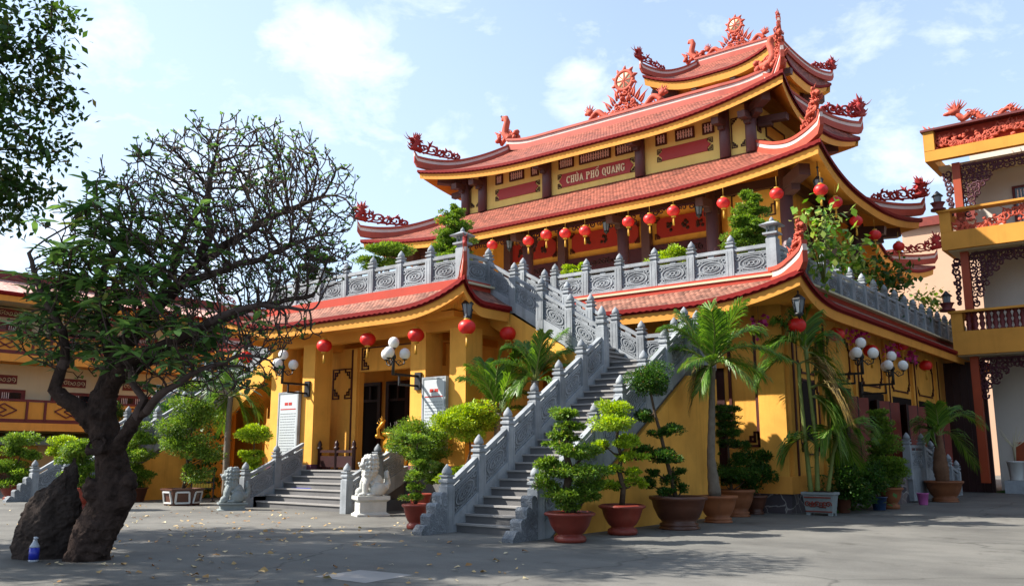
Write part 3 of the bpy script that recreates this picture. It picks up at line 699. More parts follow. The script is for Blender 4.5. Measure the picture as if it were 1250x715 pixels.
# right flank: pilasters, framed panels, tall folding doors standing ajar
for y in (23.4,25.9,29.0,32.4,35.9,39.5):
    mb=MB(); mb.box(WX,WX+.1,y-.28,y+.28,.95,5.6); mb.build('pilaster',M['wall'],TEMPLE)
    mb=MB(); mb.box(WX+.1,WX+.13,y-.05,y+.05,.96,5.3); mb.build('wall_moulding',M['trim'],TEMPLE)
def key_side(y0,y1,z0,z1,k=.11):
    mb=MB(); x=WX; w=.05; n=3*k
    mb.box(x,x+.04,y0+n,y1-n,z1-w,z1); mb.box(x,x+.04,y0+n,y1-n,z0,z0+w); mb.box(x,x+.04,y0,y0+w,z0+n,z1-n); mb.box(x,x+.04,y1-w,y1,z0+n,z1-n)
    for sy,yy in ((1,y0),(-1,y1)):
        for sz,zz in ((1,z0),(-1,z1)):
            for (a,b),(c_,d_) in [((3,0),(3,1)),((1,1),(3,1)),((1,1),(1,3)),((0,3),(1,3)),((2,2),(2,1)),((1,2),(2,2))]:
                ya,yb=sorted((yy+sy*a*k,yy+sy*c_*k)); za,zb=sorted((zz+sz*b*k,zz+sz*d_*k))
                mb.box(x,x+.045,ya-.02,yb+.02,za-.02,zb+.02)
    mb.build('key_panel',M['trim'],TEMPLE)
for y0,y1 in ((23.9,25.5),(26.4,28.5),(29.5,31.9),(32.9,35.4),(36.4,39.)): key_side(y0,y1,3.75,5.1)
key_side(23.9,25.5,1.5,3.6)
for y0,y1 in ((24.2,25.2),(26.5,28.4),(29.5,31.9),(32.9,35.4),(36.4,39.)):
    z0=1.9 if y0<25 else .96
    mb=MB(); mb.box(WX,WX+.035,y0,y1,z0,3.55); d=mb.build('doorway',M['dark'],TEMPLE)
    if y0>26:
        n=2
        for q in range(4):
            yy=y0+(y1-y0)*(q+.5)/4; a=(1,-1,1,-1)[q]*.6
            l=MB(); l.cbox((WX+.32,yy,2.1),.08,.66,2.3,0,a)
            for zz in (1.35,2.1,2.85): l.cbox((WX+.32+.05*math.cos(a),yy+.05*math.sin(a),zz),.03,.5,.5,0,a)
            l.build('door_leaf',M['redwood'] if q%2 else M['darkwood'],d)
# skirt roof round the terrace
EX=CC+12.6; IX=CC+11.75; EY=21.4; IY=22.25; SKZ=6.12
for s in (-1,1):
    tile=MB();yel=MB(); k=dict(th=.12)
    if s>0:
        roof_seg(tile,yel,(CC+4.6,EY),(EX,EY),(CC+4.6,IY),(IX,IY),5.48,SKZ,0,1,.5,3.4,.25,.3,.25,**k)
        roof_seg(tile,yel,(EX,EY),(EX,GB),(IX,IY),(IX,GB),5.48,SKZ,1,0,.5,3.4,.25,.3,.25,**k)
    else:
        roof_seg(tile,yel,(2*CC-EX,EY),(CC-4.6,EY),(2*CC-IX,IY),(CC-4.6,IY),5.48,SKZ,1,0,.5,3.4,.25,.3,.25,**k)
        roof_seg(tile,yel,(2*CC-EX,GB),(2*CC-EX,EY),(2*CC-IX,GB),(2*CC-IX,IY),5.48,SKZ,0,1,.5,3.4,.25,.3,.25,**k)
    sk=tile.build('skirt_roof',[M['tile_weathered'],M['darkred']],TEMPLE); yel.build('fascia',[M['fascia'],M['soffit']],sk)
    mb=MB(); x0,x1=sorted((CC+s*4.6,CC+s*11.77)); mb.box(x0,x1,IY-.06,IY+.12,5.8,6.33); x0,x1=sorted((CC+s*11.65,CC+s*11.81)); mb.box(x0,x1,IY+.12,GB,5.8,6.33)
    mb.build('roof_kerb',M['orange_red'],sk)
    if s>0: SK=sk
    else: SKL=sk
def skirt_hip(E,I,parent,orn,L,horn=.3,k=1.):
    h=hip_curve(E,I,5.48,6.2,.5,.25,th=.12,horn=horn); mb=MB(); ridge_strip(mb,h,RL); mb.build('hip_ridge',[M['red'],M['white']],parent)
    if orn: place_on_hip(orn,parent,h,TO,0,L,k=k,mx=.5)
skirt_hip((EX,EY),(IX-.6,IY+.6),SK,CLU[0],.8,k=.5,horn=.1); skirt_hip((2*CC-EX,EY),(2*CC-IX+.6,IY+.6),SKL,DRGS,.9,k=.6)
tile=MB();yel=MB(); PX=5.3; PI_=4.45; PY=17.0; PJ=17.85
roof_seg(tile,yel,(CC-PX,PY),(CC+PX,PY),(CC-PI_,PJ),(CC+PI_,PJ),5.48,SKZ,1,1,.55,2.8,.2,.3,.25,th=.12)
roof_seg(tile,yel,(CC+PX,PY),(CC+PX,19.05),(CC+PI_,PJ),(CC+PI_,19.05),5.48,SKZ,1,0,.55,2.0,.2,.3,.25,th=.12)
roof_seg(tile,yel,(CC-PX,19.05),(CC-PX,PY),(CC-PI_,19.05),(CC-PI_,PJ),5.48,SKZ,0,1,.55,2.0,.2,.3,.25,th=.12)
PR=tile.build('porch_roof',[M['tile_weathered'],M['darkred']],TEMPLE); yel.build('fascia',[M['fascia'],M['soffit']],PR)
mb=MB(); mb.box(CC-PI_,CC+PI_,PJ-.05,PJ+.12,5.8,6.33); mb.box(CC+PI_-.12,CC+PI_+.05,PJ+.12,19.06,5.8,6.33); mb.box(CC-PI_-.05,CC-PI_+.12,PJ+.12,19.06,5.8,6.33); mb.build('roof_kerb',M['orange_red'],PR)
for s in (-1,1):
    h=hip_curve((CC+s*PX,PY),(CC+s*(PI_-.4),PJ+.4),5.48,6.2,.55,.2,th=.12,horn=.25); mb=MB(); ridge_strip(mb,h,[(a*.62,b_,c_*.8,d_) for a,b_,c_,d_ in RL]); mb.build('hip_ridge',[M['red'],M['white']],PR); place_on_hip(DRGS,PR,h,TO,0,.6,k=.42,mx=.5)
# porch body
PZ=1.05
mb=MB(); mb.box(CC-4.5,CC+4.5,18.0,WY-.05,0,PZ); mb.build('porch_floor',M['step'],TEMPLE)
mb=MB(); mb.box(CC-4.4,CC+4.4,17.6,WY-.02,5.25,5.42); 
for x in (CC-4.2,CC-2.3,CC+2.5,CC+4.2): mb.box(x-.25,x+.25,18.3,WY-.03,4.85,5.25)
mb.box(CC-4.45,CC+4.45,18.02,18.3,4.95,5.25); mb.build('porch_ceiling',M['soffit'],TEMPLE)
PC=-20.27
for dx in (-4.03,-2.4,2.5,4.03):
    mb=MB(); mb.box(PC+dx-.3,PC+dx+.3,18.0,18.7,PZ,5.0); p_=mb.build('porch_pillar',M['wall'],TEMPLE)
    mb=MB(); mb.box(PC+dx-.34,PC+dx+.34,17.97,18.74,PZ,PZ+.16); mb.build('pillar_base',M['mauve'],p_)
# front wall behind the pillars, two dark doorways with transoms
mb=MB(); FYW=19.25
OX=atY(437,520,FYW).x; mb.box(PC-3.75,OX,FYW,FYW+.2,PZ,4.95); mb.box(OX,PC+2.25,FYW,FYW+.2,4.15,4.95); mb.build('porch_wall',M['wall'],TEMPLE)
DY=21.5; dxs=[atY(px,520,DY).x for px in (439,464,473,498)]; DT=atY(470,468,DY).z
mb=MB(); mb.box(CC-4.4,CC+4.4,DY,DY+.2,DT,5.24); mb.box(CC-4.4,dxs[0],DY,DY+.2,PZ+.002,DT-.002); mb.box(dxs[1],dxs[2],DY,DY+.2,PZ+.002,DT-.002); mb.box(dxs[3],CC+4.4,DY,DY+.2,PZ+.002,DT-.002); mb.build('inner_wall',M['wall'],TEMPLE)
for x0,x1 in ((dxs[0],dxs[1]),(dxs[2],dxs[3])):
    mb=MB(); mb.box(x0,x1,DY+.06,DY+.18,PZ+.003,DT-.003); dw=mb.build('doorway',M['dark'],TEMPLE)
    f=MB(); w=.1; f.box(x0-.05,x0+w,DY-.08,DY-.003,PZ+.002,DT+.06);f.box(x1-w,x1+.05,DY-.08,DY-.003,PZ+.002,DT+.06);f.box(x0+w,x1-w,DY-.08,DY-.003,DT-.06,DT+.06);f.box(x0+w,x1-w,DY-.04,DY-.003,DT-.62,DT-.54);f.box((x0+x1)/2-.04,(x0+x1)/2+.04,DY-.04,DY-.003,DT-.54,DT-.06); f.build('door_frame',M['darkwood'],dw)
xr=atY(433,540,20.9).x
mb=MB(); mb.box(xr-.3,xr+.3,20.9,20.96,1.3,2.5); nb2=mb.build('red_door_leaf',M['redwood'],TEMPLE)
key_panel(TEMPLE,OX-1.3,OX-.35,3.3,4.3,FYW,.1); key_panel(TEMPLE,OX+.1,PC+2.2,4.2,4.93,FYW,.1)
mb=MB()
for x in (OX-.3,): mb.box(x-.05,x+.05,FYW-.05,FYW,PZ,4.9)
mb.build('wall_moulding',M['trim'],TEMPLE)
mb=MB(); mb.box(OX-.2,OX-.02,FYW-.1,FYW,PZ,4.9); mb.build('pilaster',M['wall'],TEMPLE)
mb=MB()
for q in range(5): mb.box(PC+2.85,PC+3.7,19.17,19.21,3.5+.22*q,3.58+.22*q)
mb.box(PC+2.8,PC+3.75,19.215,19.24,1.1,4.7); mb.build('louvre_screen',M['darkwood'],TEMPLE)
# orange piers under the two side flights, dark porch flanks
for s in (-1,1):
    x0,x1=sorted((CC+s*5.6,CC+s*6.0)); mb=MB(); mb.box(x0,x1,19.2,19.7,0,2.6); mb.build('pier',M['wall'],TEMPLE)

# ------------------------------------------------------------------ carved stone balustrades
pm=MB(); pm.lathe([(.115,-.3),(.115,.9),(.088,.92),(.088,.97),(.12,.985),(.12,1.04),(.085,1.06),(.085,1.1),(.115,1.115),(.115,1.15)],4,sq=4,sm=False)
pm.lathe([(.07,1.15),(.105,1.18),(.108,1.22),(.085,1.29),(.045,1.35),(.012,1.4)],10)
for s in (-1,1):
    pm.box(s*.06-.008,s*.06+.008,-.122,-.116,.02,.84); pm.box(s*.06-.008,s*.06+.008,.116,.122,.02,.84)
pm.v=[(x,y,z*.87) for x,y,z in pm.v]; POST=pm.mesh('post',M['stone'])
pm=MB(); pm.lathe([(.14,-.3),(.14,1.1),(.11,1.14),(.11,1.2),(.2,1.24),(.2,1.3),(.13,1.32)],4,sq=4,sm=False)
for sx in (-1,1):
    for sy in (-1,1): pm.box(sx*.1-.02,sx*.1+.02,sy*.1-.02,sy*.1+.02,1.32,1.52)
pm.box(-.06,.06,-.06,.06,1.32,1.52); pm.lathe([(.25,1.52),(.27,1.56),(.16,1.62),(.08,1.68)],4,sq=4,sm=False); pm.lathe([(.05,1.66),(.07,1.72),(.05,1.78),(.01,1.84)],8)
pm.v=[(x,y,z*.84) for x,y,z in pm.v]; LPOST=pm.mesh('lantern_post',M['stone'])
def ring_relief(mb,c,ax,az,yo,w,dy,n=26):
    pts=[];
    vs=[]
    for i in range(n):
        a=2*PI*i/n
        for k,rr in ((0,1+w),(1,1-w)):
            vs.append((c[0]+ax*rr*math.cos(a),yo,c[1]+az*rr*math.sin(a))); vs.append((c[0]+ax*rr*math.cos(a),yo+dy,c[1]+az*rr*math.sin(a)))
    fs=[]
    for i in range(n):
        a=i*4;b=((i+1)%n)*4
        fs+=[(a+1,b+1,b+3,a+3),(a,b,b+1,a+1),(a+2,a+3,b+3,b+2)]
    mb.add(vs,fs,0)
_pan={}
def panel_mesh(l,dz):
    key=(round(l,3),round(dz,3))
    if key in _pan: return _pan[key]
    mb=MB(); a=.115; x0,x1=a,l-a; zb,zt=.1,.6; sh=lambda x:dz*x/l
    mb.add([(x,y,z+sh(x)) for z in (zb,zt) for y in (-.04,.04) for x in (x0,x1)],[(0,2,3,1),(4,5,7,6),(0,1,5,4),(2,6,7,3),(0,4,6,2),(1,3,7,5)])
    r=MB(); xm=(x0+x1)/2; zm=(zb+zt)/2; w=x1-x0
    for dy,yo in ((-.022,-.04),(.022,.04)):
        ring_relief(r,(xm,zm),w*.36,.17,yo,.06,dy); ring_relief(r,(xm,zm),w*.24,.1,yo,.07,dy)
        for q in range(3): ring_relief(r,(xm+(q-1)*w*.13,zm),w*.06,.05,yo,.18,dy,10)
        for sx in (-1,1):
            for sz in (-1,1):
                ring_relief(r,(xm+sx*w*.41,zm+sz*.175),.055,.055,yo,.2,dy,10); ring_relief(r,(xm+sx*w*.3,zm+sz*.19),.04,.04,yo,.2,dy,10)
        for zz in (zb+.02,zt-.045): r.box(x0+.02,x1-.02,min(yo,yo+dy),max(yo,yo+dy),zz,zz+.025)
    r.v=[(x,y,z+sh(x)) for x,y,z in r.v]
    o=len(mb.v); mb.v+=r.v; mb.f+=[tuple(o+k for k in f) for f in r.f]; mb.m+=[1]*len(r.f); mb.s+=r.s; mb.uv+=r.uv
    for hz in (.7,):
        mb.add([(x,y,z+sh(x)) for z in (.6,.64) for y in (-.055,.055) for x in (x0-.02,x1+.02)],[(0,2,3,1),(4,5,7,6),(0,1,5,4),(2,6,7,3),(0,4,6,2),(1,3,7,5)],1)
    pm_=mb.mesh('carved_panel',[M['carved'],M['stone']])
    mb=MB()
    mb.add([(x,y,z+sh(x)) for z in (.72,.82) for y in (-.065,.065) for x in (x0-.02,x1+.02)],[(0,2,3,1),(4,5,7,6),(0,1,5,4),(2,6,7,3),(0,4,6,2),(1,3,7,5)])
    for f in (.5,):
        x=x0+w*f; mb.add([(xx,y,z+sh(xx)) for z in (.64,.73) for y in (-.03,.03) for xx in (x-.09,x+.09)],[(0,2,3,1),(4,5,7,6),(0,1,5,4),(2,6,7,3),(0,4,6,2),(1,3,7,5)])
    hr=mb.mesh('handrail',M['stone'])
    _pan[key]=(pm_,hr); return _pan[key]
def balustrade(root,p0,p1,n,first=True,last=True,kerb=.22,lantern=(),tall=(),as_thing=False):
    O=Vector(root.location); p0=Vector(p0);p1=Vector(p1); d=p1-p0; h=d.xy.length; a=math.atan2(d.y,d.x); dz=d.z/(n-1); l=h/(n-1)
    mb=MB(); r=Vector((-d.y,d.x,0)).normalized()*.1; k=Vector((0,0,1))
    vs=[q+r*s+k*z for q in (p0,p1) for s,z in ((-1,-kerb),(1,-kerb),(1,.1),(-1,.1))]
    mb.add(vs,[(0,1,2,3),(7,6,5,4),(0,4,5,1),(1,5,6,2),(2,6,7,3),(3,7,4,0)])
    if as_thing: b=mb.build('kerb',M['stone'],root); b=root
    else: b=mb.build('balustrade',M['stone'],root)
    pm_,hr=panel_mesh(l,dz)
    for i in range(n):
        q=p0.lerp(p1,i/(n-1))-O
        if (i>0 or first) and (i<n-1 or last):
            o=link('lantern_post' if i in lantern else 'post',LPOST if i in lantern else POST,b,q,a)
            if i in tall: o.scale=(1.1,1.1,1.3)
        if i<n-1: link('carved_panel',pm_,b,q,a); link('handrail',hr,b,q,a)
    return b
def scroll_end(root,x,y,sy=-1):
    """scalloped carved stone ramping down in front of the first post"""
    mb=MB(); pts=[(0,0),(0,.8)]
    for q in range(4):
        u0=.03+q*.2; z0=.78-q*.2
        for k in range(7): t=PI*(.95-.8*k/6); pts.append((u0+.1+.12*math.cos(t),z0-.1+.11*math.sin(t)))
    pts+=[(.92,.06),(.92,.0)]
    mb.prism(pts,lambda u,v,k:(x+(-.13 if k else .13),y+sy*(.11+u*.8),v)); return mb.build('scroll_end',M['carved'],root)
def side_poly(mb,pts,x0,x1): mb.prism(pts,lambda u,v,k:(x0 if k else x1,u,v))
def staircase(s,label):
    R=thing('stone_staircase',label,'staircase',(CC+s*9.3,13.3,0)); xi=CC+s*8.15; xo=CC+s*10.4; xa,xb=sorted((xi,xo))
    n=23; rz=.17; ty=.2727; y0=13.55; yl=y0+(n-1)*ty
    prof=[(y0,.0)]
    for i in range(n): prof+=[(y0+i*ty,(i+1)*rz),(y0+(i+1)*ty if i<n-1 else 20.9,(i+1)*rz)]
    prof+=[(20.9,n*rz-.35),(yl,n*rz-.5),(y0+.4,0)]
    mb=MB(); side_poly(mb,prof,xa,xb); f=mb.build('steps',M['step'],R)
    t=MB()
    for i in range(n): t.box(xa+.003,xb-.003,y0+i*ty-.035,y0+(i+.35)*ty,(i+1)*rz-.035,(i+1)*rz+.004)
    t.build('tread_edges',M['tread'],f)
    zl=n*rz; m=14; r2=(T1-zl)/m; tx=.275
    prof=[]; 
    for j in range(m): prof+=[(xi-s*(j*tx),zl+j*r2),(xi-s*(j*tx),zl+(j+1)*r2)]
    xe=xi-s*m*tx; prof+=[(xe,T1),(xe,T1-.55),(xi+s*.0,zl-.5)]
    mb=MB(); mb.prism(prof,lambda u,v,k:(u,19.25+(1.55 if k else 0),v)); f2=mb.build('upper_steps',M['step'],R)
    t=MB()
    for j in range(m):
        u0,u1=sorted((xi-s*(j*tx)+s*.035,xi-s*(j+.35)*tx)); t.box(u0,u1,19.26,20.79,zl+(j+1)*r2-.035,zl+(j+1)*r2+.004)
    t.build('tread_edges',M['tread'],f2)
    # yellow side walls below the stone strings
    w=MB()
    for x in (xi,xo):
        ye=20.95 if x==xo else 19.15
        side_poly(w,[(13.9,.02),(19.45,3.42),(ye,3.42 if x==xo else 3.2),(ye,0),(13.9,0)],x-.1,x+.1)
    x0,x1=sorted((xi-.1,xo+.1)); w.box(x0+.12,x1-.12,20.8,20.94,0,3.4)
    w.build('side_wall',M['wall'],R)
    w=MB()
    for ya in (19.1,20.8):
        w.prism([(xi,zl-.2),(xe,T1-.2),(xe,T1-1.0),(xi,zl-1.05)],lambda u,v,k:(u,ya+(.12 if k else 0),v))
    w.prism([(xi,zl-.55),(xe,T1-.6),(xe,T1-.7),(xi,zl-.65)],lambda u,v,k:(u,19.22+(1.58 if k else 0),v)); w.build('string_wall',M['wall'],R)
    a=.62; y1=19.25; zb=lambda y:.12+a*(y-13.35)
    balustrade(R,(xi,13.35,zb(13.35)),(xi,y1,zb(y1)),7,kerb=.3,last=True,tall=(6,))
    balustrade(R,(xo,13.35,zb(13.35)),(xo,19.5,zl),7,kerb=.3)
    balustrade(R,(xo,19.5,zl),(xo,20.85,zl),3,first=False)
    balustrade(R,(xo,20.85,zl),(xi+s*.25,20.85,zl),3,first=False)
    balustrade(R,(xi,19.2,zl+.1),(xe,19.2,T1),5,first=False,kerb=.3)
    balustrade(R,(xi+s*.25,20.85,zl),(xe,20.85,T1),6,first=False,kerb=.3)
    scroll_end(R,xi,13.35); scroll_end(R,xo,13.35)
    return R
staircase(1,'wide grey stone staircase climbing right of the porch to a landing between carved balustrades')
staircase(-1,'grey stone staircase left of the porch, seen behind the frangipani trunk and boulder')
def ter(label,loc): return thing('terrace_balustrade',label,'balustrade',loc,None)
R=ter('carved grey balustrade with round-topped posts along the front terrace right of the staircase',(CC+4.4,22.4,T1))
balustrade(R,(CC+4.4,22.4,T1+.06),(CC+11.62,22.4,T1+.06),7,as_thing=True,lantern=(6,))
R=ter('carved grey balustrade receding along the shaded right flank of the terrace',(CC+11.62,22.4,T1))
balustrade(R,(CC+11.62,22.4,T1+.06),(CC+11.62,45.4,T1+.06),19,first=False,as_thing=True)
R=ter('carved grey balustrade on the front terrace left of the porch, mostly hidden by bare branches',(CC-4.4,22.4,T1))
balustrade(R,(CC-4.4,22.4,T1+.06),(CC-11.62,22.4,T1+.06),7,as_thing=True)
R=ter('carved grey balustrade round the flat porch top, with a stone lantern on its corner',(CC,18.05,T1))
balustrade(R,(CC-4.3,18.05,T1+.06),(CC+4.3,18.05,T1+.06),8,as_thing=True,lantern=(7,)); balustrade(R,(CC+4.3,18.05,T1+.06),(CC+4.3,19.2,T1+.06),2,first=False,last=False); balustrade(R,(CC-4.3,18.05,T1+.06),(CC-4.3,19.2,T1+.06),2,first=False,last=False)
# porch steps
R=thing('entrance_steps','six broad grey stone steps with low carved side rails leading up to the porch','steps',(PC,16.9,0))
xa,xb=-22.45,-18.2; prof=[(16.1,0)]; 
for i in range(6): prof+=[(16.1+i*.32,(i+1)*.175),(16.1+(i+1)*.32 if i<5 else 17.99,(i+1)*.175)]
prof+=[(17.99,0)]
mb=MB(); side_poly(mb,prof,xa,xb); f=mb.build('steps',M['step'],R)
t=MB()
for i in range(6): t.box(xa+.003,xb-.003,16.1+i*.32-.035,16.1+(i+.35)*.32,(i+1)*.175-.035,(i+1)*.175+.004)
t.build('tread_edges',M['tread'],f)
for x in (xa-.12,xb+.12): balustrade(R,(x,15.75,.08),(x,17.9,1.1),3,kerb=.3,last=False)
for x in (xa-.12,xb+.12):
    mb=MB(); mb.box(x-.1,x+.1,16.0,17.98,0,.3); mb.build('side_wall',M['stone_dark'],R)
# dark timber rail on the porch
R=thing('porch_railing','dark timber railing with pointed posts beside the porch doorway','railing',(PC-1.3,18.15,PZ))
for x in (PC-1.95,PC-1.15,PC-.35):
    mb=MB(); mb.lathe([(.06,0),(.06,.62),(.09,.64),(.09,.68),(.05,.7),(.075,.76),(.05,.84),(.01,.9)],8,(x,18.2,PZ)); mb.build('post',M['darkwood'],R)
mb=MB(); mb.box(PC-1.95,PC-.35,18.17,18.23,PZ+.08,PZ+.42); mb.box(PC-1.95,PC-.35,18.16,18.24,PZ+.52,PZ+.6); mb.build('rails',M['darkwood'],R)

# ------------------------------------------------------------------ rear hall with the tower roof
REAR=thing('rear_hall','taller yellow tower hall rising behind the temple, its small red roof topped by a wheel','tower',(CC,47.7,0))
mb=MB(); mb.box(CC-2.9,CC+2.9,45.2,50.2,0,23.0); mb.box(CC-6.,CC+6.,43.5,51.5,0,11.4); mb.build('tower_wall',M['wall'],REAR)
tier(8.7,41.6,52.3,3.0,45.,50.4,11.0,14.2,.8,5.,.35,.36,.3,soff=.6,root=REAR,orn=[(None,0),(None,0),(DRG[0],2.3),(None,0)])
r3,h3=tier(3.9,44.0,51.6,2.6,47.72,47.78,22.95,25.5,.85,3.2,.35,.5,.3,orn=[(DRG[1],1.7,.85),(CLU[1],1.0,.5),(DRG[0],1.7,.85),(DRG[1],1.7,.85)],root=REAR,soff=1.)
mb=MB(); pts=[Vector((CC+x,47.75,25.45)) for x in np.linspace(-2.7,2.7,10)]
ridge_strip(mb,pts,[(.22,-.1,.22,0),(.18,.22,.4,1),(.25,.4,.52,0)]); mb.build('top_ridge',[M['red'],M['white']],r3)
wheel_ornament(r3,(CC,47.75,25.95),.92); fish(r3,(CC-2.5,47.75,25.95),1)
for s in (-1,1):
    for y in (45.1,50.3):
        bracket(REAR,(CC+s*2.7,y,22.75),(CC+s*3.9,y-1.0 if y<47 else y+1.,22.72),.4,.42); column(REAR,CC+s*2.9,y,20.,23.,.22)
    bracket(REAR,(CC+s*2.7,45.6,22.6),(CC+s*4.1,45.6,22.5),.34,.34); bracket(REAR,(CC+s*1.2,45.4,22.6),(CC+s*1.2,44.2,22.5),.3,.3)
key_panel(REAR,CC-1.8,CC+1.9,20.6,22.3,45.2,.12)
# ------------------------------------------------------------------ building on the right, balconies stacked
RBX=-8.1; RBY=38.8
RB=thing('balcony_building','ochre and white building with stacked carved balconies at the right edge','building',(RBX+4,RBY+2,0))
X2=6.
mb=MB(); mb.box(RBX+.9,X2,RBY+2.6,RBY+10,0,15.6); mb.build('wall',M['whitewall'],RB)
mb=MB(); mb.box(RBX-.05,X2,RBY+1.0,RBY+10,13.55,13.7); 
for z in (9.75,5.4): mb.box(RBX+.2,X2,RBY+.2,RBY+2.6,z,z+.12)
mb.build('balcony_soffit',M['creamwall'],RB)
def balcony(z0,z1,zt,kind,dx):
    """parapet between z0 (underside) and zt (rail); filling from z1"""
    x0=RBX+dx; b=MB(); b.box(x0,X2,RBY,RBY+.3,z0,z1); b.box(x0,x0+.3,RBY+.3,RBY+2.6,z0,z1); b.box(x0,x0+.42,RBY-.01,RBY+.4,z1,zt)
    p=b.build('balcony',M['balcony'],RB)
    r=MB(); r.box(x0-.08,X2,RBY-.1,RBY+.42,zt,zt+.09); r.box(x0-.08,x0+.36,RBY+.42,RBY+2.6,zt,zt+.09); r.build('balcony_rail',M['balcony'] if kind!='top' else M['balwood'],p)
    h=zt-z1
    if kind=='baluster':
        me=MB(); me.lathe([(.11,0),(.11,.06*h),(.06,.12*h),(.12,.36*h),(.07,.52*h),(.12,.64*h),(.06,.88*h),(.11,.94*h),(.11,h)],8); me=me.mesh('baluster',M['balwood'])
        for i in range(26): link('baluster',me,p,Vector((x0+.62+i*.24,RBY+.18,z1))-Vector(RB.location))
    else:
        c=MB(); r=random.Random(4); X=Vector((1,0,0));Zv=Vector((0,0,1))
        xx=x0+.55
        while xx<X2-1.5:
            zz=z1+h*(.3+.25*math.sin(xx*2.1)); spiral(c,Vector((xx,RBY+.16,zz)),X,Zv,.2,1.3,.05,r.random()*6,r.choice((-1,1)),10)
            for q in range(3 if kind=='top' else 1): c.ell((xx+r.uniform(-.1,.1),RBY+.16,z1+h*r.uniform(.08,.75)),(.08,.05,.07),7,5,jit=.3)
            flame(c,Vector((xx,RBY+.16,zz)),(Zv+X*r.uniform(-1,1)).normalized(),X,h*.45,.05,r.uniform(-.6,.6)); xx+=.17
        c.build('carved_dragon_panel',M['coral'],p)
        if kind=='top':
            k=MB(); k.box(x0+.4,X2,RBY+.34,RBY+.4,z1,zt); k.build('panel_back',M['orange_red'],p)
    return p
balcony(13.7,14.15,15.0,'top',-.35); balcony(9.8,10.55,11.4,'dragon',0.); balcony(5.45,6.4,7.15,'baluster',.1)
for z0,z1 in ((.4,5.4),(6.4,9.75),(10.5,13.6)):
    mb=MB(); mb.box(RBX+.55,RBX+.85,RBY+.55,RBY+.85,z0,z1); mb.build('column',M['redcol'],RB)
def fret2(x0,x1,z,y,drop,seed):
    r=random.Random(seed); mb=MB(); X=Vector((1,0,0));Zv=Vector((0,0,1)); n=int((x1-x0)/.2)
    for i in range(n+1):
        x=x0+(x1-x0)*i/n; dz=.55+drop*max(0,1-(x-x0)/1.1)**1.3
        for q in range(int(dz/.2)):
            c=Vector((x+r.uniform(-.06,.06),y,z-.14-.2*q))
            spiral(mb,c,X,Zv,.15,1.3,.045,r.random()*6,r.choice((-1,1)),9)
    mb.box(x0,x1,y-.04,y+.04,z-.1,z); return mb.build('fretwork',M['fret'],RB)
fret2(RBX+.95,X2-2,13.5,RBY+.7,1.7,1); fret2(RBX+.95,X2-2,9.7,RBY+.7,1.7,2); fret2(RBX+.95,X2-2,5.35,RBY+.7,1.1,3)
r=random.Random(9)
for z0 in (13.4,9.6):
    mb=MB()
    for q in range(9):
        spiral(mb,Vector((RBX+.35-.0*q,RBY+.7,z0-.2-.22*q)),Vector((1,0,0)),Vector((0,0,1)),.2*(1-q*.07),1.3,.06,r.random()*6,1,9)
    mb.build('bracket_carving',M['fret'],RB)
for x0,x1,z0,z1 in ((RBX+2.4,RBX+6.5,10.7,12.7),(RBX+2.7,RBX+7,6.4,8.4),(RBX+3.6,RBX+5.6,.55,3.6)):
    mb=MB(); mb.box(x0,x1,RBY+2.5,RBY+2.595,z0,z1); w=mb.build('window' if z0>1 else 'doorway',M['balwood'],RB)
    mb=MB(); mb.box(x0+.12,x1-.12,RBY+2.46,RBY+2.497,z0+.1,z1-.12); mb.build('pane',M['glass'],w)
    if z0>10:
        mb=MB()
        for q in range(9): mb.box(x0+.2+.12*q,x0+.24+.12*q,RBY+2.4,RBY+2.45,z0+.1,z1-.2)
        mb.build('window_bars',M['latt'],w)
mb=MB(); mb.lathe([(2.2,0),(2.2,.04)],40); mb.v=[(RBX+4.8+x,RBY+2.55+z,8.0+.72*max(y,-.2)) for x,y,z in mb.v]; mb.build('arch_panel',M['fret'],RB)
mb=MB(); mb.box(RBX+1.52,RBX+3.5,RBY+2.5,RBY+2.598,.55,2.0); mb.build('tiled_dado',M['dado'],RB)
mb=MB(); mb.box(RBX+1.3,X2,RBY+.9,RBY+2.598,0,.5); mb.build('step_platform',M['stone'],RB)
mb=MB(); mb.box(RBX+3.,RBX+6,RBY+2.4,RBY+2.59,4.0,4.9); mb.build('sign_board',M['fret'],RB)
# dragon on the roof parapet of that building: a separate statue
mb=MB(); r=random.Random(21); X=Vector((1,0,0));Zv=Vector((0,0,1))
p0=Vector((RBX+.6,RBY+1.0,15.2)); pts=[]
for f in np.linspace(0,1,34): pts.append(p0+X*(.5+3.0*f)+Zv*(.25+.3*math.sin(f*14)+.3*(1-f)))
mb.tube([p0+X*.15+Zv*1.05,p0+X*.3+Zv*.9]+pts,[.1,.13]+[.15-.09*f for f in np.linspace(0,1,34)],8)
for i in range(0,34,2):
    for q in range(2): spiral(mb,pts[i]+Vector((r.uniform(-.1,.1),r.uniform(-.12,.12),r.uniform(-.15,.15))),X,Zv,.16,1.2,.04,r.random()*6,r.choice((-1,1)),9)
hc=p0+X*.15+Zv*1.1; mb.ell(hc,(.25,.2,.2),9,7); mb.ell(hc-X*.25-Zv*.05,(.2,.13,.1),8,6)
for q in range(14): a=PI*(.1+.06*q); flame(mb,hc+X*.1,(X*math.cos(a)*.9+Zv*math.sin(a)+Vector((0,r.uniform(-.5,.5),0))).normalized(),Zv,.5,.05,.3)
for i in range(2,32): flame(mb,pts[i],(Zv+X*.35).normalized(),X,.28,.05,.4)
for i in (6,14,22): mb.tube([pts[i],pts[i]-Zv*.3+X*.2,pts[i]-Zv*.45],[.08,.07,.06],6); 
for q in range(4): flame(mb,pts[-1],(X+Zv*(q-.8)*.5).normalized(),Zv,.5,.06,.3)
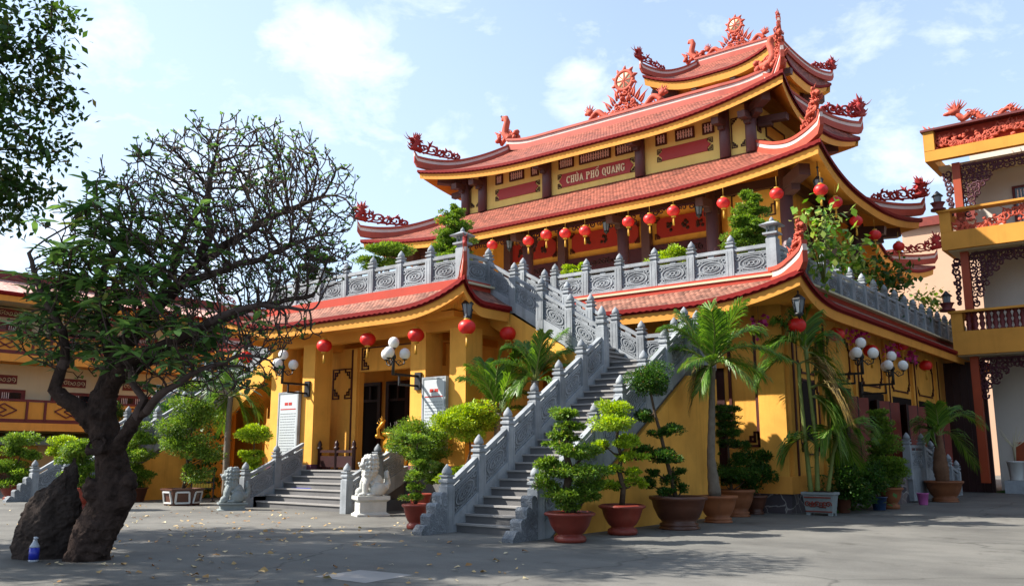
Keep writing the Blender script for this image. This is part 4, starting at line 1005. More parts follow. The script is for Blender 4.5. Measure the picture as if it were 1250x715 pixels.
for q in range(6): flame(mb,p0+X*(-.85+.12*q)-Zv*.05,(Zv+X*(.1*q-.2)).normalized(),X,.75-.09*q,.1,-.2)
mb.v=[(x,y,15.1+(z-15.2)*.8) for x,y,z in mb.v]
o=mb.build('dragon_statue',M['coral']); tag(o,'coral dragon statue writhing along the top parapet of the building at the right edge','dragon statue')
# small lamp finials on the balcony corners
for z,l in ((11.5,'small lidded lamp on the middle balcony corner of the right building'),(7.25,'small lidded lamp on the lower balcony corner of the right building')):
    t=thing('corner_lamp',l,'lamp',(RBX+.0,RBY+.0,z)); 
    m1=MB(); m1.lathe([(.3,0),(.3,.08),(.18,.14),(.26,.3),(.3,.34)],12,(RBX,RBY,z)); m1.build('base',M['balwood'],t)
    m1=MB(); m1.lathe([(.14,.34),(.17,.62)],6,(RBX,RBY,z),sm=False); m1.build('lamp_glass',M['lampglass'],t)
    m1=MB(); m1.lathe([(.24,.62),(.1,.76),(.03,.85)],8,(RBX,RBY,z)); m1.build('lamp_cap',M['black'],t)
# side stair along the right flank with a blue-grey rail
R=thing('side_stair','low blue-grey railed stair running down along the shaded right flank behind the bottle palm','staircase',(WX+.5,35.0,0))
mb=MB(); mb.box(WX+.14,WX+.95,29.0,32.0,0,.93)
for i in range(5): mb.box(WX+.14,WX+.95,32.0+.9*i,32.9+.9*i,0,.93-.18*(i+1)+.002)
mb.build('steps',M['step'],R)
balustrade(R,(WX+1.05,30.4,1.0),(WX+1.05,32.2,1.0),2,kerb=.95); balustrade(R,(WX+1.05,32.2,1.0),(WX+1.05,37.0,.08),5,first=False,kerb=.5)
mb=MB(); mb.box(WX+.96,WX+1.0,29.0,32.0,0,.9); mb.build('rubble_base',M['plinth'],R)
# far pale building
mb=MB(); mb.box(WX+.15,RBX+.85,RBY+1.6,RBY+1.75,0,5.3)  # dark backing added where the passage between the buildings lies in shade
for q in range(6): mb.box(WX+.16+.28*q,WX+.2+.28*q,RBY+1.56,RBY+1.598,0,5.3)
o=mb.build('passage_shade_backing',M['darkwood']); tag(o,'added dark partition closing the gap between temple flank and balcony building','backing')
R=thing('apartment_block','plain pale pink block rising behind between the temple and the right building','building',(-14,75,0))
xa=atY(1062,300,72).x; xb=atY(1102,300,72).x
mb=MB(); mb.box(xb,8,72,92,0,18.9); mb.box(xa-14,xb-.01,72.4,92,0,16.9); mb.build('wall',M['pinkwall'],R)
mb=MB(); mb.box(xb-.4,8.4,71.6,92.4,18.9,19.6); mb.box(xa-14,xb-.45,72.0,92,16.9,17.5); mb.build('roof_edge',M['terracotta'],R)
mb=MB(); mb.box(xb-3.6,xb-.8,72.3,72.395,14.6,16.2)
mb.build('window',M['glass'],R)

# ------------------------------------------------------------------ long building on the left
LX=-42.0
LB=thing('left_building','long cream building with tiled roof, maroon shutters and ochre balconies behind the frangipani','building',(LX,25,0))
y0,y1=2.,52.
mb=MB(); mb.box(LX-10,LX-1.4,y0,y1,0,8.2); mb.build('wall',M['creamwall'],LB)
tile=MB();yel=MB(); roof_seg(tile,yel,(LX+.4,y0),(LX+.4,y1),(LX-5,y0),(LX-5,y1),8.55,10.2,0,0,0,2,.1,.3,.1)
rf=tile.build('roof',[tilemat('pale_roof_tile',S(198,150,136)),M['darkred']],LB); yel.build('fascia',[M['fascia'],M['creamwall']],rf)
mb=MB(); mb.box(LX-5.2,LX-4.6,y0,y1,10.05,10.55); mb.build('top_ridge',M['balwood'],rf)
for zf in (2.55,5.6):
    mb=MB(); mb.box(LX-1.4,LX,y0,y1,zf,zf+.35); mb.build('floor_edge',M['fascia'],LB)
    mb=MB()
    for z in (zf+.42,zf+.95+.35): mb.box(LX-.12,LX-.02,y0,y1,z,z+.1)
    mb.box(LX-.14,LX,y0,y1,zf+.352,zf+.42)
    yy=y0
    while yy<y1:
        mb.box(LX-.13,LX+.01,yy+.35,yy+.45,zf+.45,zf+1.3); mb.box(LX-.13,LX+.01,yy-.45,yy-.35,zf+.45,zf+1.3); yy+=3.2
    b=mb.build('balcony_rail',M['balwood'],LB)
    mb=MB(); mb.box(LX-.1,LX-.05,y0,y1,zf+.521,zf+1.29); mb.build('balcony_panel',M['balcony'],b)
    yy=y0+1.6
    while yy<y1:
        mb=MB()
        for dy in (-.22,.22):
            q=[(LX-.03,yy+dy+a,zf+.9+b_) for a,b_ in ((-.55,0),(0,.28),(.55,0),(0,-.28))]
            for i in range(4): mb.beam(q[i],q[(i+1)%4],.05,.05)
        yy+=3.2; mb.build('diamond_motif',M['balwood'],b)
    yy=y0+1.2
    while yy<y1-2:
        mb=MB(); mb.box(LX-1.398,LX-1.3,yy,yy+2.0,zf+.5,zf+1.9); w=mb.build('window',M['balwood'],LB)
        mb=MB()
        for q in range(2): mb.box(LX-1.298,LX-1.28,yy+.2+.95*q,yy+.85+.95*q,zf+.7,zf+1.75)
        mb.build('pane',M['glass'],w)
        mb=MB()
        for q in range(8): mb.box(LX-1.278,LX-1.25,yy+.22+.09*q+(.24 if q>3 else 0)*1.6,yy+.25+.09*q+(.24 if q>3 else 0)*1.6,zf+.7,zf+1.75)
        mb.build('window_bars',M['latt'],w)
        mb=MB(); mb.box(LX-1.398,LX-1.35,yy+.3,yy+1.6,zf+2.15,zf+2.55); v=mb.build('vent_panel',M['balwood'],LB)
        mb=MB()
        for q in range(6): spiral(mb,Vector((LX-1.33,yy+.42+.2*q,zf+2.35)),Vector((0,1,0)),Vector((0,0,1)),.12,1.2,.02,q,1,8)
        mb.build('vent_carving',M['creamwall'],v)
        yy+=3.2
    for yy in np.arange(y0+.1,y1,6.4):
        mb=MB(); mb.box(LX-.35,LX-.1,yy-.15,yy+.15,zf+1.4,zf+3.0); mb.build('column',M['balwood'],LB)
mb=MB(); mb.beam((LX-1.3,y0,2.5),(LX-1.3,y1,2.5),.05,.05); mb.add([(LX-1.4,y0,2.5),(LX-1.4,y1,2.5),(LX+.9,y1,1.95),(LX+.9,y0,1.95),(LX-1.4,y0,2.46),(LX-1.4,y1,2.46),(LX+.9,y1,1.91),(LX+.9,y0,1.91)],[(0,1,2,3),(7,6,5,4),(2,6,7,3)]); mb.build('awning',M['awning'],LB)
mb=MB()
for yy in np.arange(y0+1,y1-3,4.2): mb.box(LX-1.395,LX-1.37,yy,yy+3.2,0.02,2.0)
mb.build('shopfront_glass',M['glass'],LB)
mb=MB()
for yy in np.arange(y0+2,y1-3,8.4): mb.box(LX-1.36,LX-1.3,yy,yy+1.1,.3,1.1)
mb.build('red_counter',M['dado'],LB)

# ------------------------------------------------------------------ red lanterns
def lantern_meshes():
    b=MB(); prof=[]
    n=36
    vs=[];nz=10
    for i in range(nz+1):
        t=PI*(.09+.82*i/nz)
        for j in range(n):
            a=2*PI*j/n; rr=.225*(1+.045*(1 if j%2 else -1))*math.sin(t)
            vs.append((rr*math.cos(a),rr*math.sin(a),.2*math.cos(t)))
    b.add(vs,[(i*n+j,(i+1)*n+j,(i+1)*n+(j+1)%n,i*n+(j+1)%n) for i in range(nz) for j in range(n)],0,True)
    b=b.mesh('lantern_body',M['lantern'])
    c=MB(); c.lathe([(.085,.175),(.085,.225)],14); c.tube([(0,0,.22),(0,0,.62)],.006,4); c=c.mesh('top_cap',M['tassel'])
    c2=MB(); c2.lathe([(.085,-.225),(.085,-.175)],14); c2=c2.mesh('bottom_cap',M['tassel'])
    t=MB(); t.tube([(0,0,-.22),(0,0,-.3)],.012,5); t.ell((0,0,-.29),.03,6,5)
    for q in range(10):
        a=2*PI*q/10; t.tube([(.018*math.cos(a),.018*math.sin(a),-.3),(.03*math.cos(a),.03*math.sin(a),-.54)],[.012,.008],4)
    t=t.mesh('tassel',M['tassel']); return b,c,c2,t
LBM,LCM,LC2,LTM=lantern_meshes()
def lantern(p,label,group):
    o=thing('red_lantern',label,'lantern',p,group); link('lantern_body',LBM,o); link('top_cap',LCM,o); link('bottom_cap',LC2,o); link('tassel',LTM,o); o.rotation_euler=(0,0,random.random()*3)
    return o
G1='red lanterns hung along the upper gallery'; G2='red lanterns hung along the right flank of the gallery'; G3='red lanterns hung round the porch'; G4='red lanterns along the lower right wall'
for (x,y),l in zip(((538,270),(601,300),(645,293),(667,288),(690,284),(714,280),(767,271),(793,265),(822,258),(883,246),(948,234)),(
  'red lantern in the upper gallery partly behind the conical bonsai','upper red lantern just above the head of the upper stair flight','upper red lantern, left of the pair beside the second gallery column from the left','upper red lantern, right of the pair beside the second gallery column from the left',
  'upper red lantern before the big red board, nearer its left end','upper red lantern before the big red board, nearer its middle','upper red lantern in front of the round gallery column with carved brackets','upper red lantern right beside the dark square pillar of the gallery',
  'upper red lantern before the right-hand red board','upper red lantern between the gallery column and the key-pattern wall','upper red lantern above the conical bonsai by the corner column')):
    lantern(atY(x,y,28.12)+UP*random.uniform(-.08,.06),l,G1)
for (x,y),l in zip(((1002,232),(1020,247),(1045,270),(1068,287),(1097,301)),('red lantern under the eave beside the upper black eave lamp','red lantern hanging just over the leafy vine on the terrace corner','red lantern under the shaded right eave, above dark shrubs','red lantern under the far right eave against the sky','red lantern farthest along the right eave, against the pale pink block')):
    lantern(atX(x,y,CC+11.0),l,G2)
for (x,y,Y),l in zip(((300,436,17.5),(345,433,19.5),(396,422,17.4),(449,414,17.5),(508,409,17.5),(570,399,17.3),(620,407,19.0)),('red lantern left of the porch below the left upper flight','red lantern half hidden behind the left globe lamp','red lantern in front of the left porch pillar','red lantern in the porch opening over the doorway','red lantern overlapping the right globe lamp of the porch','red lantern under the black lamp at the right corner of the porch roof','red lantern in deep shade under the right upper flight')):
    lantern(atY(x,y,Y),l,G3)
for (x,y),l in zip(((973,397),(1021,408),(1063,428),(1101,421),(1130,446)),('red lantern under the lower corner eave above the palm planter','red lantern in shade left of the first right-wall globe lamp','red lantern behind the first right-wall globe lamp','red lantern above the second right-wall globe lamp','small red lantern farthest along the lower right wall')):
    lantern(atX(x,y,-8.35),l,G4)
# black eave lamps
m1=MB(); m1.lathe([(.02,.62),(.02,.32),(.06,.3),(.17,.2),(.19,.17)],6,sm=False); m1.lathe([(.03,.66),(.05,.62),(.03,.58)],6)
for j in range(6):
    a=2*PI*j/6; m1.tube([(.165*math.cos(a),.165*math.sin(a),.18),(.1*math.cos(a),.1*math.sin(a),-.16)],.014,4)
m1.lathe([(.11,-.16),(.12,-.2),(.04,-.26),(.01,-.32)],6); m1.tube([(0,0,.6),(0,0,.95)],.012,4); LF=m1.mesh('lamp_frame',M['black'])
m1=MB(); m1.lathe([(.155,.17),(.095,-.155)],6,sm=False); LG=m1.mesh('lamp_glass',M['lampglass'])
def eave_lamp(p,label):
    o=thing('eave_lamp',label,'lamp',p,'black lantern lamps hung under the eaves'); link('lamp_frame',LF,o); link('lamp_glass',LG,o)
for (x,y,Y),l in zip(((571,379,17.35),(975,374,21.6),(999,226,28.9),(622,299,29.2),(740,277,29.1),(853,257,29.1),(302,415,17.6)),('black eave lamp under the right corner of the porch roof','black eave lamp under the lower corner eave of the terrace','black eave lamp under the upper right corner eave','black gallery lamp farthest left, near the tall conical bonsai','black gallery lamp left of the carved round column','black gallery lamp beside the right round column','black lamp left of the porch under the far left eave')):
    eave_lamp(atY(x,y,Y),l)
# globe lamps on brackets
def globe_lamp(p,rz,label):
    """p: mount on the wall; arm along local +x"""
    o=thing('globe_lamp',label,'wall lamp',p,'four-globe lamps on black wall brackets',rz)
    m=MB(); m.box(0,.06,-.14,.14,-.32,.22); m.build('wall_plate',M['black'],o,(0,0,0))
    m=MB(); m.beam((.06,0,.1),(1.15,0,.1),.06,.07); m.beam((.06,0,-.2),(.9,0,-.2),.05,.06); m.beam((.88,0,-.2),(.88,0,.1),.05,.05,up=(1,0,0)); m.tube([(1.15,0,.07),(1.15,0,.75)],[.05,.045],8); m.ell((1.15,0,.62),(.09,.09,.1),10,7)
    gl=[(0,0,1.05)]+[(.36*math.cos(a),.36*math.sin(a),.72) for a in (.4,2.5,4.6)]
    for gx,gy,gz in gl[1:]:
        m.tube([(1.15,0,.55),(1.15+gx*.5,gy*.5,.36),(1.15+gx*.95,gy*.95,.42),(1.15+gx,gy,gz-.15)],.022,6)
        spiral(m,Vector((1.15+gx*.45,gy*.45,.45)),Vector((gx,gy,0)).normalized(),Vector((0,0,1)),.09,1.3,.014,0,1,10)
        m.lathe([(.07,-.19),(.08,-.15),(.05,-.13)],10,(1.15+gx,gy,gz))
    m.tube([(1.15,0,.7),(1.15,0,.9)],.03,6); m.lathe([(.07,-.19),(.08,-.15),(.05,-.13)],10,(1.15,0,1.05)); m.build('bracket_arm',M['black'],o,(0,0,0))
    o.scale=(.88,.88,.92)
    gm=MB(); gm.ell((0,0,0),.175,20,14); gm=gm.mesh('globe',M['globe'])
    for g in gl: link('globe',gm,o,(1.15+g[0],g[1],g[2]))
globe_lamp((PC-2.4,17.99,3.62),-PI/2,'four-globe wall lamp on the left porch pillar above a white tablet')
globe_lamp((PC+2.55,17.99,3.62),-PI/2,'four-globe wall lamp on the middle right porch pillar above a white tablet')
pA=atX(1058,472,WX+.14); pB=atX(1106,482,WX+.14)
globe_lamp((WX+.14,26.0,3.72),0,'four-globe wall lamp nearer the corner on the shaded right wall'); globe_lamp((WX+.14,29.05,3.6),0,'four-globe wall lamp farther along the shaded right wall')

# ------------------------------------------------------------------ white tablets between the porch pillars
def tablet(x0,x1,z0,z1,label,green=False):
    y=17.9; o=thing('notice_tablet',label,'notice board',((x0+x1)/2,y,z0))
    m=MB(); m.box(x0,x1,y-.03,y+.06,z0,z1); m.build('tablet',M['paper'],o)
    m=MB(); w=.05; m.box(x0-.01,x1+.01,y-.045,y+.07,z1-w,z1+.01); m.box(x0-.01,x0+w,y-.045,y+.07,z0,z1-w); m.box(x1-w,x1+.01,y-.045,y+.07,z0,z1-w); m.build('tablet_frame',M['stone'],o)
    xm=(x0+x1)/2; w=x1-x0; m=MB(); m.box(xm-w*.18,xm-w*.02,y-.036,y-.031,z1-.42,z1-.33); m.box(xm+.02,xm+w*.18,y-.036,y-.031,z1-.42,z1-.33); m.box(x0+w*.12,x1-w*.12,y-.036,y-.031,z1-.56,z1-.53); m.build('red_heading',M['inkred'],o)
    m=MB(); r=random.Random(3); z=z1-.7
    while z>z0+.12:
        x=x0+w*.12
        while x<x1-w*.15:
            l=r.uniform(.04,.13); m.box(x,min(x+l,x1-w*.1),y-.036,y-.031,z,z+.018); x+=l+.025
        z-=.085
    m.build('text_lines',M['ink'],o)
tablet(PC-3.72,PC-2.7,1.15,3.5,'tall white text tablet with red heading between the two left porch pillars'); tablet(PC+2.82,PC+3.72,1.6,3.65,'white text tablet with red heading between the right porch pillars, half behind a bright bonsai')
# ------------------------------------------------------------------ bronze urn
uc=Vector((-19.15,18.55,PZ)); R=thing('incense_urn','golden three-legged incense urn with dragon handles standing on the porch','urn',uc)
m=MB(); m.lathe([(.12,.42),(.3,.5),(.4,.66),(.4,.82),(.31,.95),(.34,1.0),(.42,1.04),(.42,1.1),(.36,1.1),(.34,1.0)],26,uc); m.build('bowl',M['brass'],R)
for q in range(3):
    a=2*PI*q/3+.5; d=Vector((math.cos(a),math.sin(a),0)); m=MB(); m.tube([uc+d*.26+Vector((0,0,.62)),uc+d*.36+Vector((0,0,.45)),uc+d*.3+Vector((0,0,.2)),uc+d*.32+Vector((0,0,.0))],[.1,.1,.06,.075],8); m.build('leg',M['brass'],R)
for s in (-1,1):
    m=MB(); d=RT*s; m.tube([uc+d*.36+Vector((0,0,.95)),uc+d*.52+Vector((0,0,1.0)),uc+d*.55+Vector((0,0,1.2)),uc+d*.42+Vector((0,0,1.38)),uc+d*.34+Vector((0,0,1.48))],[.06,.06,.055,.06,.03],7); m.ell(uc+d*.56+Vector((0,0,1.0)),(.08,.08,.07),8,6)
    for q in range(4): flame(m,uc+d*.45+Vector((0,0,1.25+.06*q)),(d*(.5-.3*q)+Vector((0,0,1))).normalized(),d,.16,.03,.4)
    m.build('dragon_handle',M['brass'],R)
m=MB()
for q in range(14): a=random.random()*6.3; rr=random.random()*.25; m.tube([uc+Vector((rr*math.cos(a),rr*math.sin(a),1.05)),uc+Vector((rr*1.2*math.cos(a),rr*1.2*math.sin(a),1.35+.1*random.random()))],.006,4)
m.build('incense_sticks',M['darkwood'],R)

# ------------------------------------------------------------------ guardian lions
def lion(p,rz,mat,label,mirror=1,ped=True):
    o=thing('guardian_lion',label,'lion statue',p,'stone guardian lions flanking the porch steps',rz)
    m=MB(); s=mirror
    # local: faces -y, sitting upright with a big maned head
    ph=.46 if ped else .2
    Z=lambda v:(v[0],v[1],v[2]+ph)
    m.ell(Z((0,.1,.3)),(.2,.2,.24),14,10); m.ell(Z((0,-.02,.5)),(.19,.17,.22),14,10); m.ell(Z((0,.2,.17)),(.22,.19,.17),14,10)
    m.ell(Z((0,-.12,.46)),(.14,.1,.17),12,8)
    hd=Vector(Z((s*.04,-.1,.78))); m.ell(hd,(.17,.17,.155),16,12); m.ell(hd+Vector((s*.05,-.15,-.045)),(.12,.09,.075),12,8); m.ell(hd+Vector((s*.05,-.13,-.125)),(.1,.085,.03),12,8)
    m.ell(hd+Vector((s*.06,-.235,.0)),(.045,.03,.03),8,6)
    for q in (-1,1):
        m.ell(hd+Vector((q*.085+s*.04,-.135,.045)),(.042,.03,.038),8,6); m.ell(hd+Vector((q*.08+s*.04,-.12,.1)),(.065,.04,.028),8,6); m.ell(hd+Vector((q*.17,.0,.07)),(.035,.05,.07),8,6)
        m.tube([Z((q*.12,-.1,.46)),Z((q*.14,-.17,.28)),Z((q*.14,-.18,.1)),Z((q*.14,-.19,.05))],[.1,.085,.07,.075],10); m.ell(Z((q*.14,-.24,.045)),(.085,.1,.05),10,6)
        m.ell(Z((q*.19,.12,.16)),(.1,.19,.16),12,8); m.ell(Z((q*.2,-.04,.045)),(.08,.13,.05),10,6)
        for k in range(3): m.ell(Z((q*.14+(k-1)*.05,-.32,.035)),(.026,.035,.03),7,5)
        for k in range(4): m.ell(Z((q*.19,-.02+.06*k,.3-.03*k)),(.05,.05,.05),7,5)
    r=random.Random(2)
    for row,(rr,zz,dy) in enumerate(((.19,.1,.05),(.2,0,.05),(.2,-.1,.05),(.19,-.2,.04),(.15,.16,.06),(.17,-.28,.02))):
        for k in range(11):
            a=-2.3+4.6*k/10; m.ell(hd+Vector((rr*math.sin(a),dy+rr*.9*math.cos(a),zz+.015*(k%2))),.052,8,6)
    m.ell(Z((s*-.16,-.25,.1)),.1,12,9); m.tube([Z((0,.34,.15)),Z((0,.42,.3)),Z((0,.38,.48)),Z((0,.33,.56))],[.07,.08,.07,.03],8)
    for k in range(7): m.ell(Z((r.uniform(-.08,.08),.38,.2+.06*k)),.055,7,5)
    for k in range(5): m.ell(Z(((k-2)*.06,-.21,.38-.02*abs(k-2))),.03,7,5)
    b=m.build('lion_body',mat,o,(0,0,0))
    md=b.modifiers.new('weld','REMESH'); md.mode='VOXEL'; md.voxel_size=.012; md.use_smooth_shade=True
    m=MB(); h=ph; m.lathe([(.33,0),(.33,h*.1),(.3,h*.14),(.27,h*.2),(.27,h*.72),(.3,h*.78),(.33,h*.84),(.33,h+.01)],4,sq=4,sm=False); m.v=[(x,y*1.2,z) for x,y,z in m.v]
    for q in (-1,1): m.box(-.2,.2,q*.327-.006,q*.327+.006,h*.3,h*.62); 
    m.build('pedestal',mat,o,(0,0,0))
    return o
lp=atZ(283,622); lr=atZ(452,629)
lA=lion((lp.x,lp.y,0),-.5,M['greystone'],'grey carved guardian lion left of the porch steps, beside the low rail post',-1,False); lB=lion((lr.x,lr.y,0),-.5,M['marble'],'white carved guardian lion right of the porch steps on a pale pedestal',1)
lA.scale=(.98,.98,.98); lB.scale=(1.05,1.05,1.05)

# ------------------------------------------------------------------ small things about the court
p=atZ(246,612); R=thing('metal_rack','black metal rack with rows of gold strips standing by the hexagonal planter','rack',(p.x,p.y,0),rz=yaw)
m=MB()
for x in (-.36,.36): m.beam((x,0,0),(x,0,1.0),.035,.035,up=(0,1,0)); m.beam((x,-.2,0.02),(x,.2,.02),.03,.03)
for z in (.42,.62,.82,.98): m.beam((-.36,0,z),(.36,0,z),.03,.03)
m.build('frame',M['black'],R,(0,0,0))
m=MB()
for z in (.52,.74,.9):
    for q in range(7): m.box(-.32+.09*q,-.25+.09*q,-.02,.02,z-.07,z+.06)
m.build('gold_strips',M['yelframe'],R,(0,0,0))
p=atZ(46,684)-FW0*.12; R=thing('water_bottle','blue-labelled plastic water bottle standing against the dark boulder','bottle',(p.x,p.y,0))
R.scale=(.78,.78,.78); m=MB(); m.lathe([(.085,0),(.09,.02),(.09,.04)],16); m.lathe([(.09,.26),(.085,.29),(.04,.36),(.035,.4)],16); m.lathe([(.09,.04),(.09,.26)],16,m=1); m.build('bottle_body',[M['clearplastic'],M['blue']],R,(0,0,0)); m=MB(); m.lathe([(.03,.39),(.03,.43)],10); m.ell((.02,0,.43),(.06,.04,.03),8,5,jit=.4); m.build('cap',M['clearplastic'],R,(0,0,0))
b=atY(577/2.976+420,434/2.976-2,34.4); m=MB(); m.ell(b+Vector((0,0,.02)),(.13,.06,.07),8,6); m.ell(b+Vector((-.1,0,.09)),(.05,.045,.05),7,5); m.tube([b+Vector((.1,0,.02)),b+Vector((.25,0,-.02))],[.04,.015],5); m.tube([b+Vector((-.14,0,.09)),b+Vector((-.19,0,.08))],[.014,.003],4); m.tube([b,b-Vector((0,0,.12))],.015,4)
o=m.build('perched_bird',M['bird']); tag(o,'tiny black bird perched on the left dragon-fish of the roof ridge','bird')
p=Vector((-21.5,16.55,.36)); m=MB(); m.cbox(p+Vector((-.1,.28,.0)),.9,.25,.12,0); o=m.build('shoe_tray',M['blue']); o.location=(0,.33,.12); tag(o,'low blue plastic shoe tray lying on the porch steps by the left rail','tray')
# ground
m=MB(); m.add([(-300,-200,0),(300,-200,0),(300,400,0),(-300,400,0)],[(0,1,2,3)]); GND=m.build('ground',None); struct(GND)
pc=[atZ(x,y,.004) for x,y in ((383,703),(440,695),(506,701),(446,711))]; m=MB(); m.add(pc,[(3,2,1,0)]); o=m.build('ground_patch',M['tread']); struct(o)
p=[atZ(x,y,0) for x,y in ((1205,601),(1250,603),(1250,585),(1222,586))]; m=MB(); m.ell(((p[0]+p[1])/2+Vector((1.6,1.0,-.02))),(2.2,.9,.2),20,10); o=m.build('grass_mound',M['grass']); tag(o,None,None,None,'stuff'); 
# ------------------------------------------------------------------ foliage tools
def nrm(a): return a/np.maximum(np.linalg.norm(a,axis=1,keepdims=True),1e-9)
class Leaves:
    def __init__(s): s.p=[];s.d=[];s.n=[];s.l=[];s.w=[]
    def add(s,P,D,Nn,L,W): s.p.append(P);s.d.append(D);s.n.append(Nn);s.l.append(L);s.w.append(W)
    def build(s,name,mat,parent=None,fold=.18,long=False):
        P=np.concatenate(s.p);D=nrm(np.concatenate(s.d));Nn=np.concatenate(s.n);L=np.concatenate(s.l)[:,None];W=np.concatenate(s.w)[:,None]
        Nn=nrm(Nn-D*np.sum(Nn*D,1,keepdims=True)); X=np.cross(D,Nn); n=len(P)
        O=np.array(root_of(parent).location) if parent is not None else np.zeros(3)
        P=P-O
        if long:   # six-point lance leaf bending down at the tip
            V=np.stack([P,P+D*L*.35+X*W+Nn*W*fold,P+D*L*.72+X*W*.8-Nn*L*.02,P+D*L-Nn*L*.1,P+D*L*.72-X*W*.8-Nn*L*.02,P+D*L*.35-X*W+Nn*W*fold],1).reshape(-1,3)
            k=6; loops=np.arange(n*6)
        else:
            V=np.stack([P,P+D*L*.5+X*W+Nn*W*fold,P+D*L,P+D*L*.5-X*W+Nn*W*fold],1).reshape(-1,3); k=4; loops=np.arange(n*4)
        me=bpy.data.meshes.new(name); me.vertices.add(len(V)); me.vertices.foreach_set('co',V.ravel().astype(np.float32))
        me.loops.add(len(loops)); me.loops.foreach_set('vertex_index',loops.astype(np.int32))
        me.polygons.add(n); me.polygons.foreach_set('loop_start',(np.arange(n)*k).astype(np.int32)); me.polygons.foreach_set('loop_total',np.full(n,k,np.int32))
        me.materials.append(mat); me.update(calc_edges=True); me.validate()
        return link(name,me,parent)
def root_of(o):
    while o.parent is not None: o=o.parent
    return o
def rdir(n): return nrm(rng.normal(size=(n,3)))
def pad(lv,c,r,n,size,up=.5,clump=8,wr=.5):
    """leaf cloud: clumps spread through an ellipsoid of radii r (lateral, depth, up)"""
    c=np.array(c); rl,rd,ru=r; ax=np.array([RT[:],FW0[:],UP[:]])
    cen=rdir(clump)*rng.uniform(.25,.78,(clump,1)); cen[:,2]*=.8
    k=rng.integers(0,clump,n); rad=rng.uniform(.3,.5,clump)
    q=cen[k]+rdir(n)*(rng.uniform(.35,1,(n,1))**.6)*rad[k][:,None]
    q=q*np.array([rl,rd,ru]); q[:,2]=np.maximum(q[:,2],-ru*.55)
    P=c+q@ax; out=nrm(q/np.array([rl,rd,ru]))@ax
    D=nrm(out*.8+rdir(n)*.8+np.array([0,0,up*.5])); Nn=rdir(n)*.6+np.array([0,0,1.])
    L=size*rng.uniform(.6,1.3,n); lv.add(P,D,Nn,L,L*wr*.5)
def pot_prof(rim,h,kind='flare'):
    if kind=='flare': return [(rim*.58,0),(rim*.63,h*.04),(rim*.65,h*.11),(rim*.61,h*.19),(rim*.5,h*.23),(rim*.49,h*.27),(rim*.6,h*.34),(rim*.76,h*.55),(rim*.88,h*.84),(rim*1.0,h*.89),(rim*1.03,h*.95),(rim*.9,h),(rim*.84,h*.93)]
    if kind=='bowl': return [(rim*.7,0),(rim*.71,h*.05),(rim*.64,h*.08),(rim*.68,h*.12),(rim*.67,h*.17),(rim*.57,h*.21),(rim*.72,h*.36),(rim*.87,h*.65),(rim*.93,h*.87),(rim*1.02,h*.91),(rim*1.02,h),(rim*.9,h),(rim*.86,h*.93)]
    return [(rim*.7,0),(rim*.72,h*.05),(rim*.94,h*.92),(rim*1.02,h*.93),(rim*1.02,h),(rim*.9,h),(rim*.88,h*.92)]
def pot(o,p,rim,h,mat,kind='flare',n=28,name='pot'):
    if kind=='hex':
        m=MB(); m.lathe([(rim*.8,0),(rim*.82,h*.08),(rim*.98,h*.9),(rim*1.04,h*.92),(rim*1.04,h),(rim*.9,h),(rim*.88,h*.93)],6,p,sm=False); q=m.build(name,M[mat],o); f=MB()
        for i in range(6):
            a0=2*PI*i/6;a1=2*PI*(i+1)/6; P0=lambda t,z:Vector(p)+(Vector((math.cos(a0),math.sin(a0),0))*(1-t)+Vector((math.cos(a1),math.sin(a1),0))*t)*rim*(.83+.16*z+.012)+Vector((0,0,h*(.06+.84*z)))
            c=[P0(.12,.12),P0(.88,.12),P0(.8,.88),P0(.2,.88)]
            for k in range(4): f.beam(c[k],c[(k+1)%4],.05,.05)
        f.build('panel_frame',M['whitepot'],q); m=MB(); m.ell((p[0],p[1],p[2]+h*.9),(rim*.85,rim*.85,h*.05+.02),16,6); m.build('soil',M['pottop'],q); return
    m=MB(); m.lathe(pot_prof(rim,h,kind)[:-1]+[(rim*.86,h*.93)],n,p); q=m.build(name,M[mat],o)
    m=MB(); m.ell((p[0],p[1],p[2]+h*.9),(rim*.87,rim*.87,h*.05+.02),16,6); m.build('soil',M['pottop'],q)
def L3(p,b,s,x,y,w=0.): return Vector(p)+RT*((x-b[0])*s)+UP*((b[1]-y)*s)+FW0*w
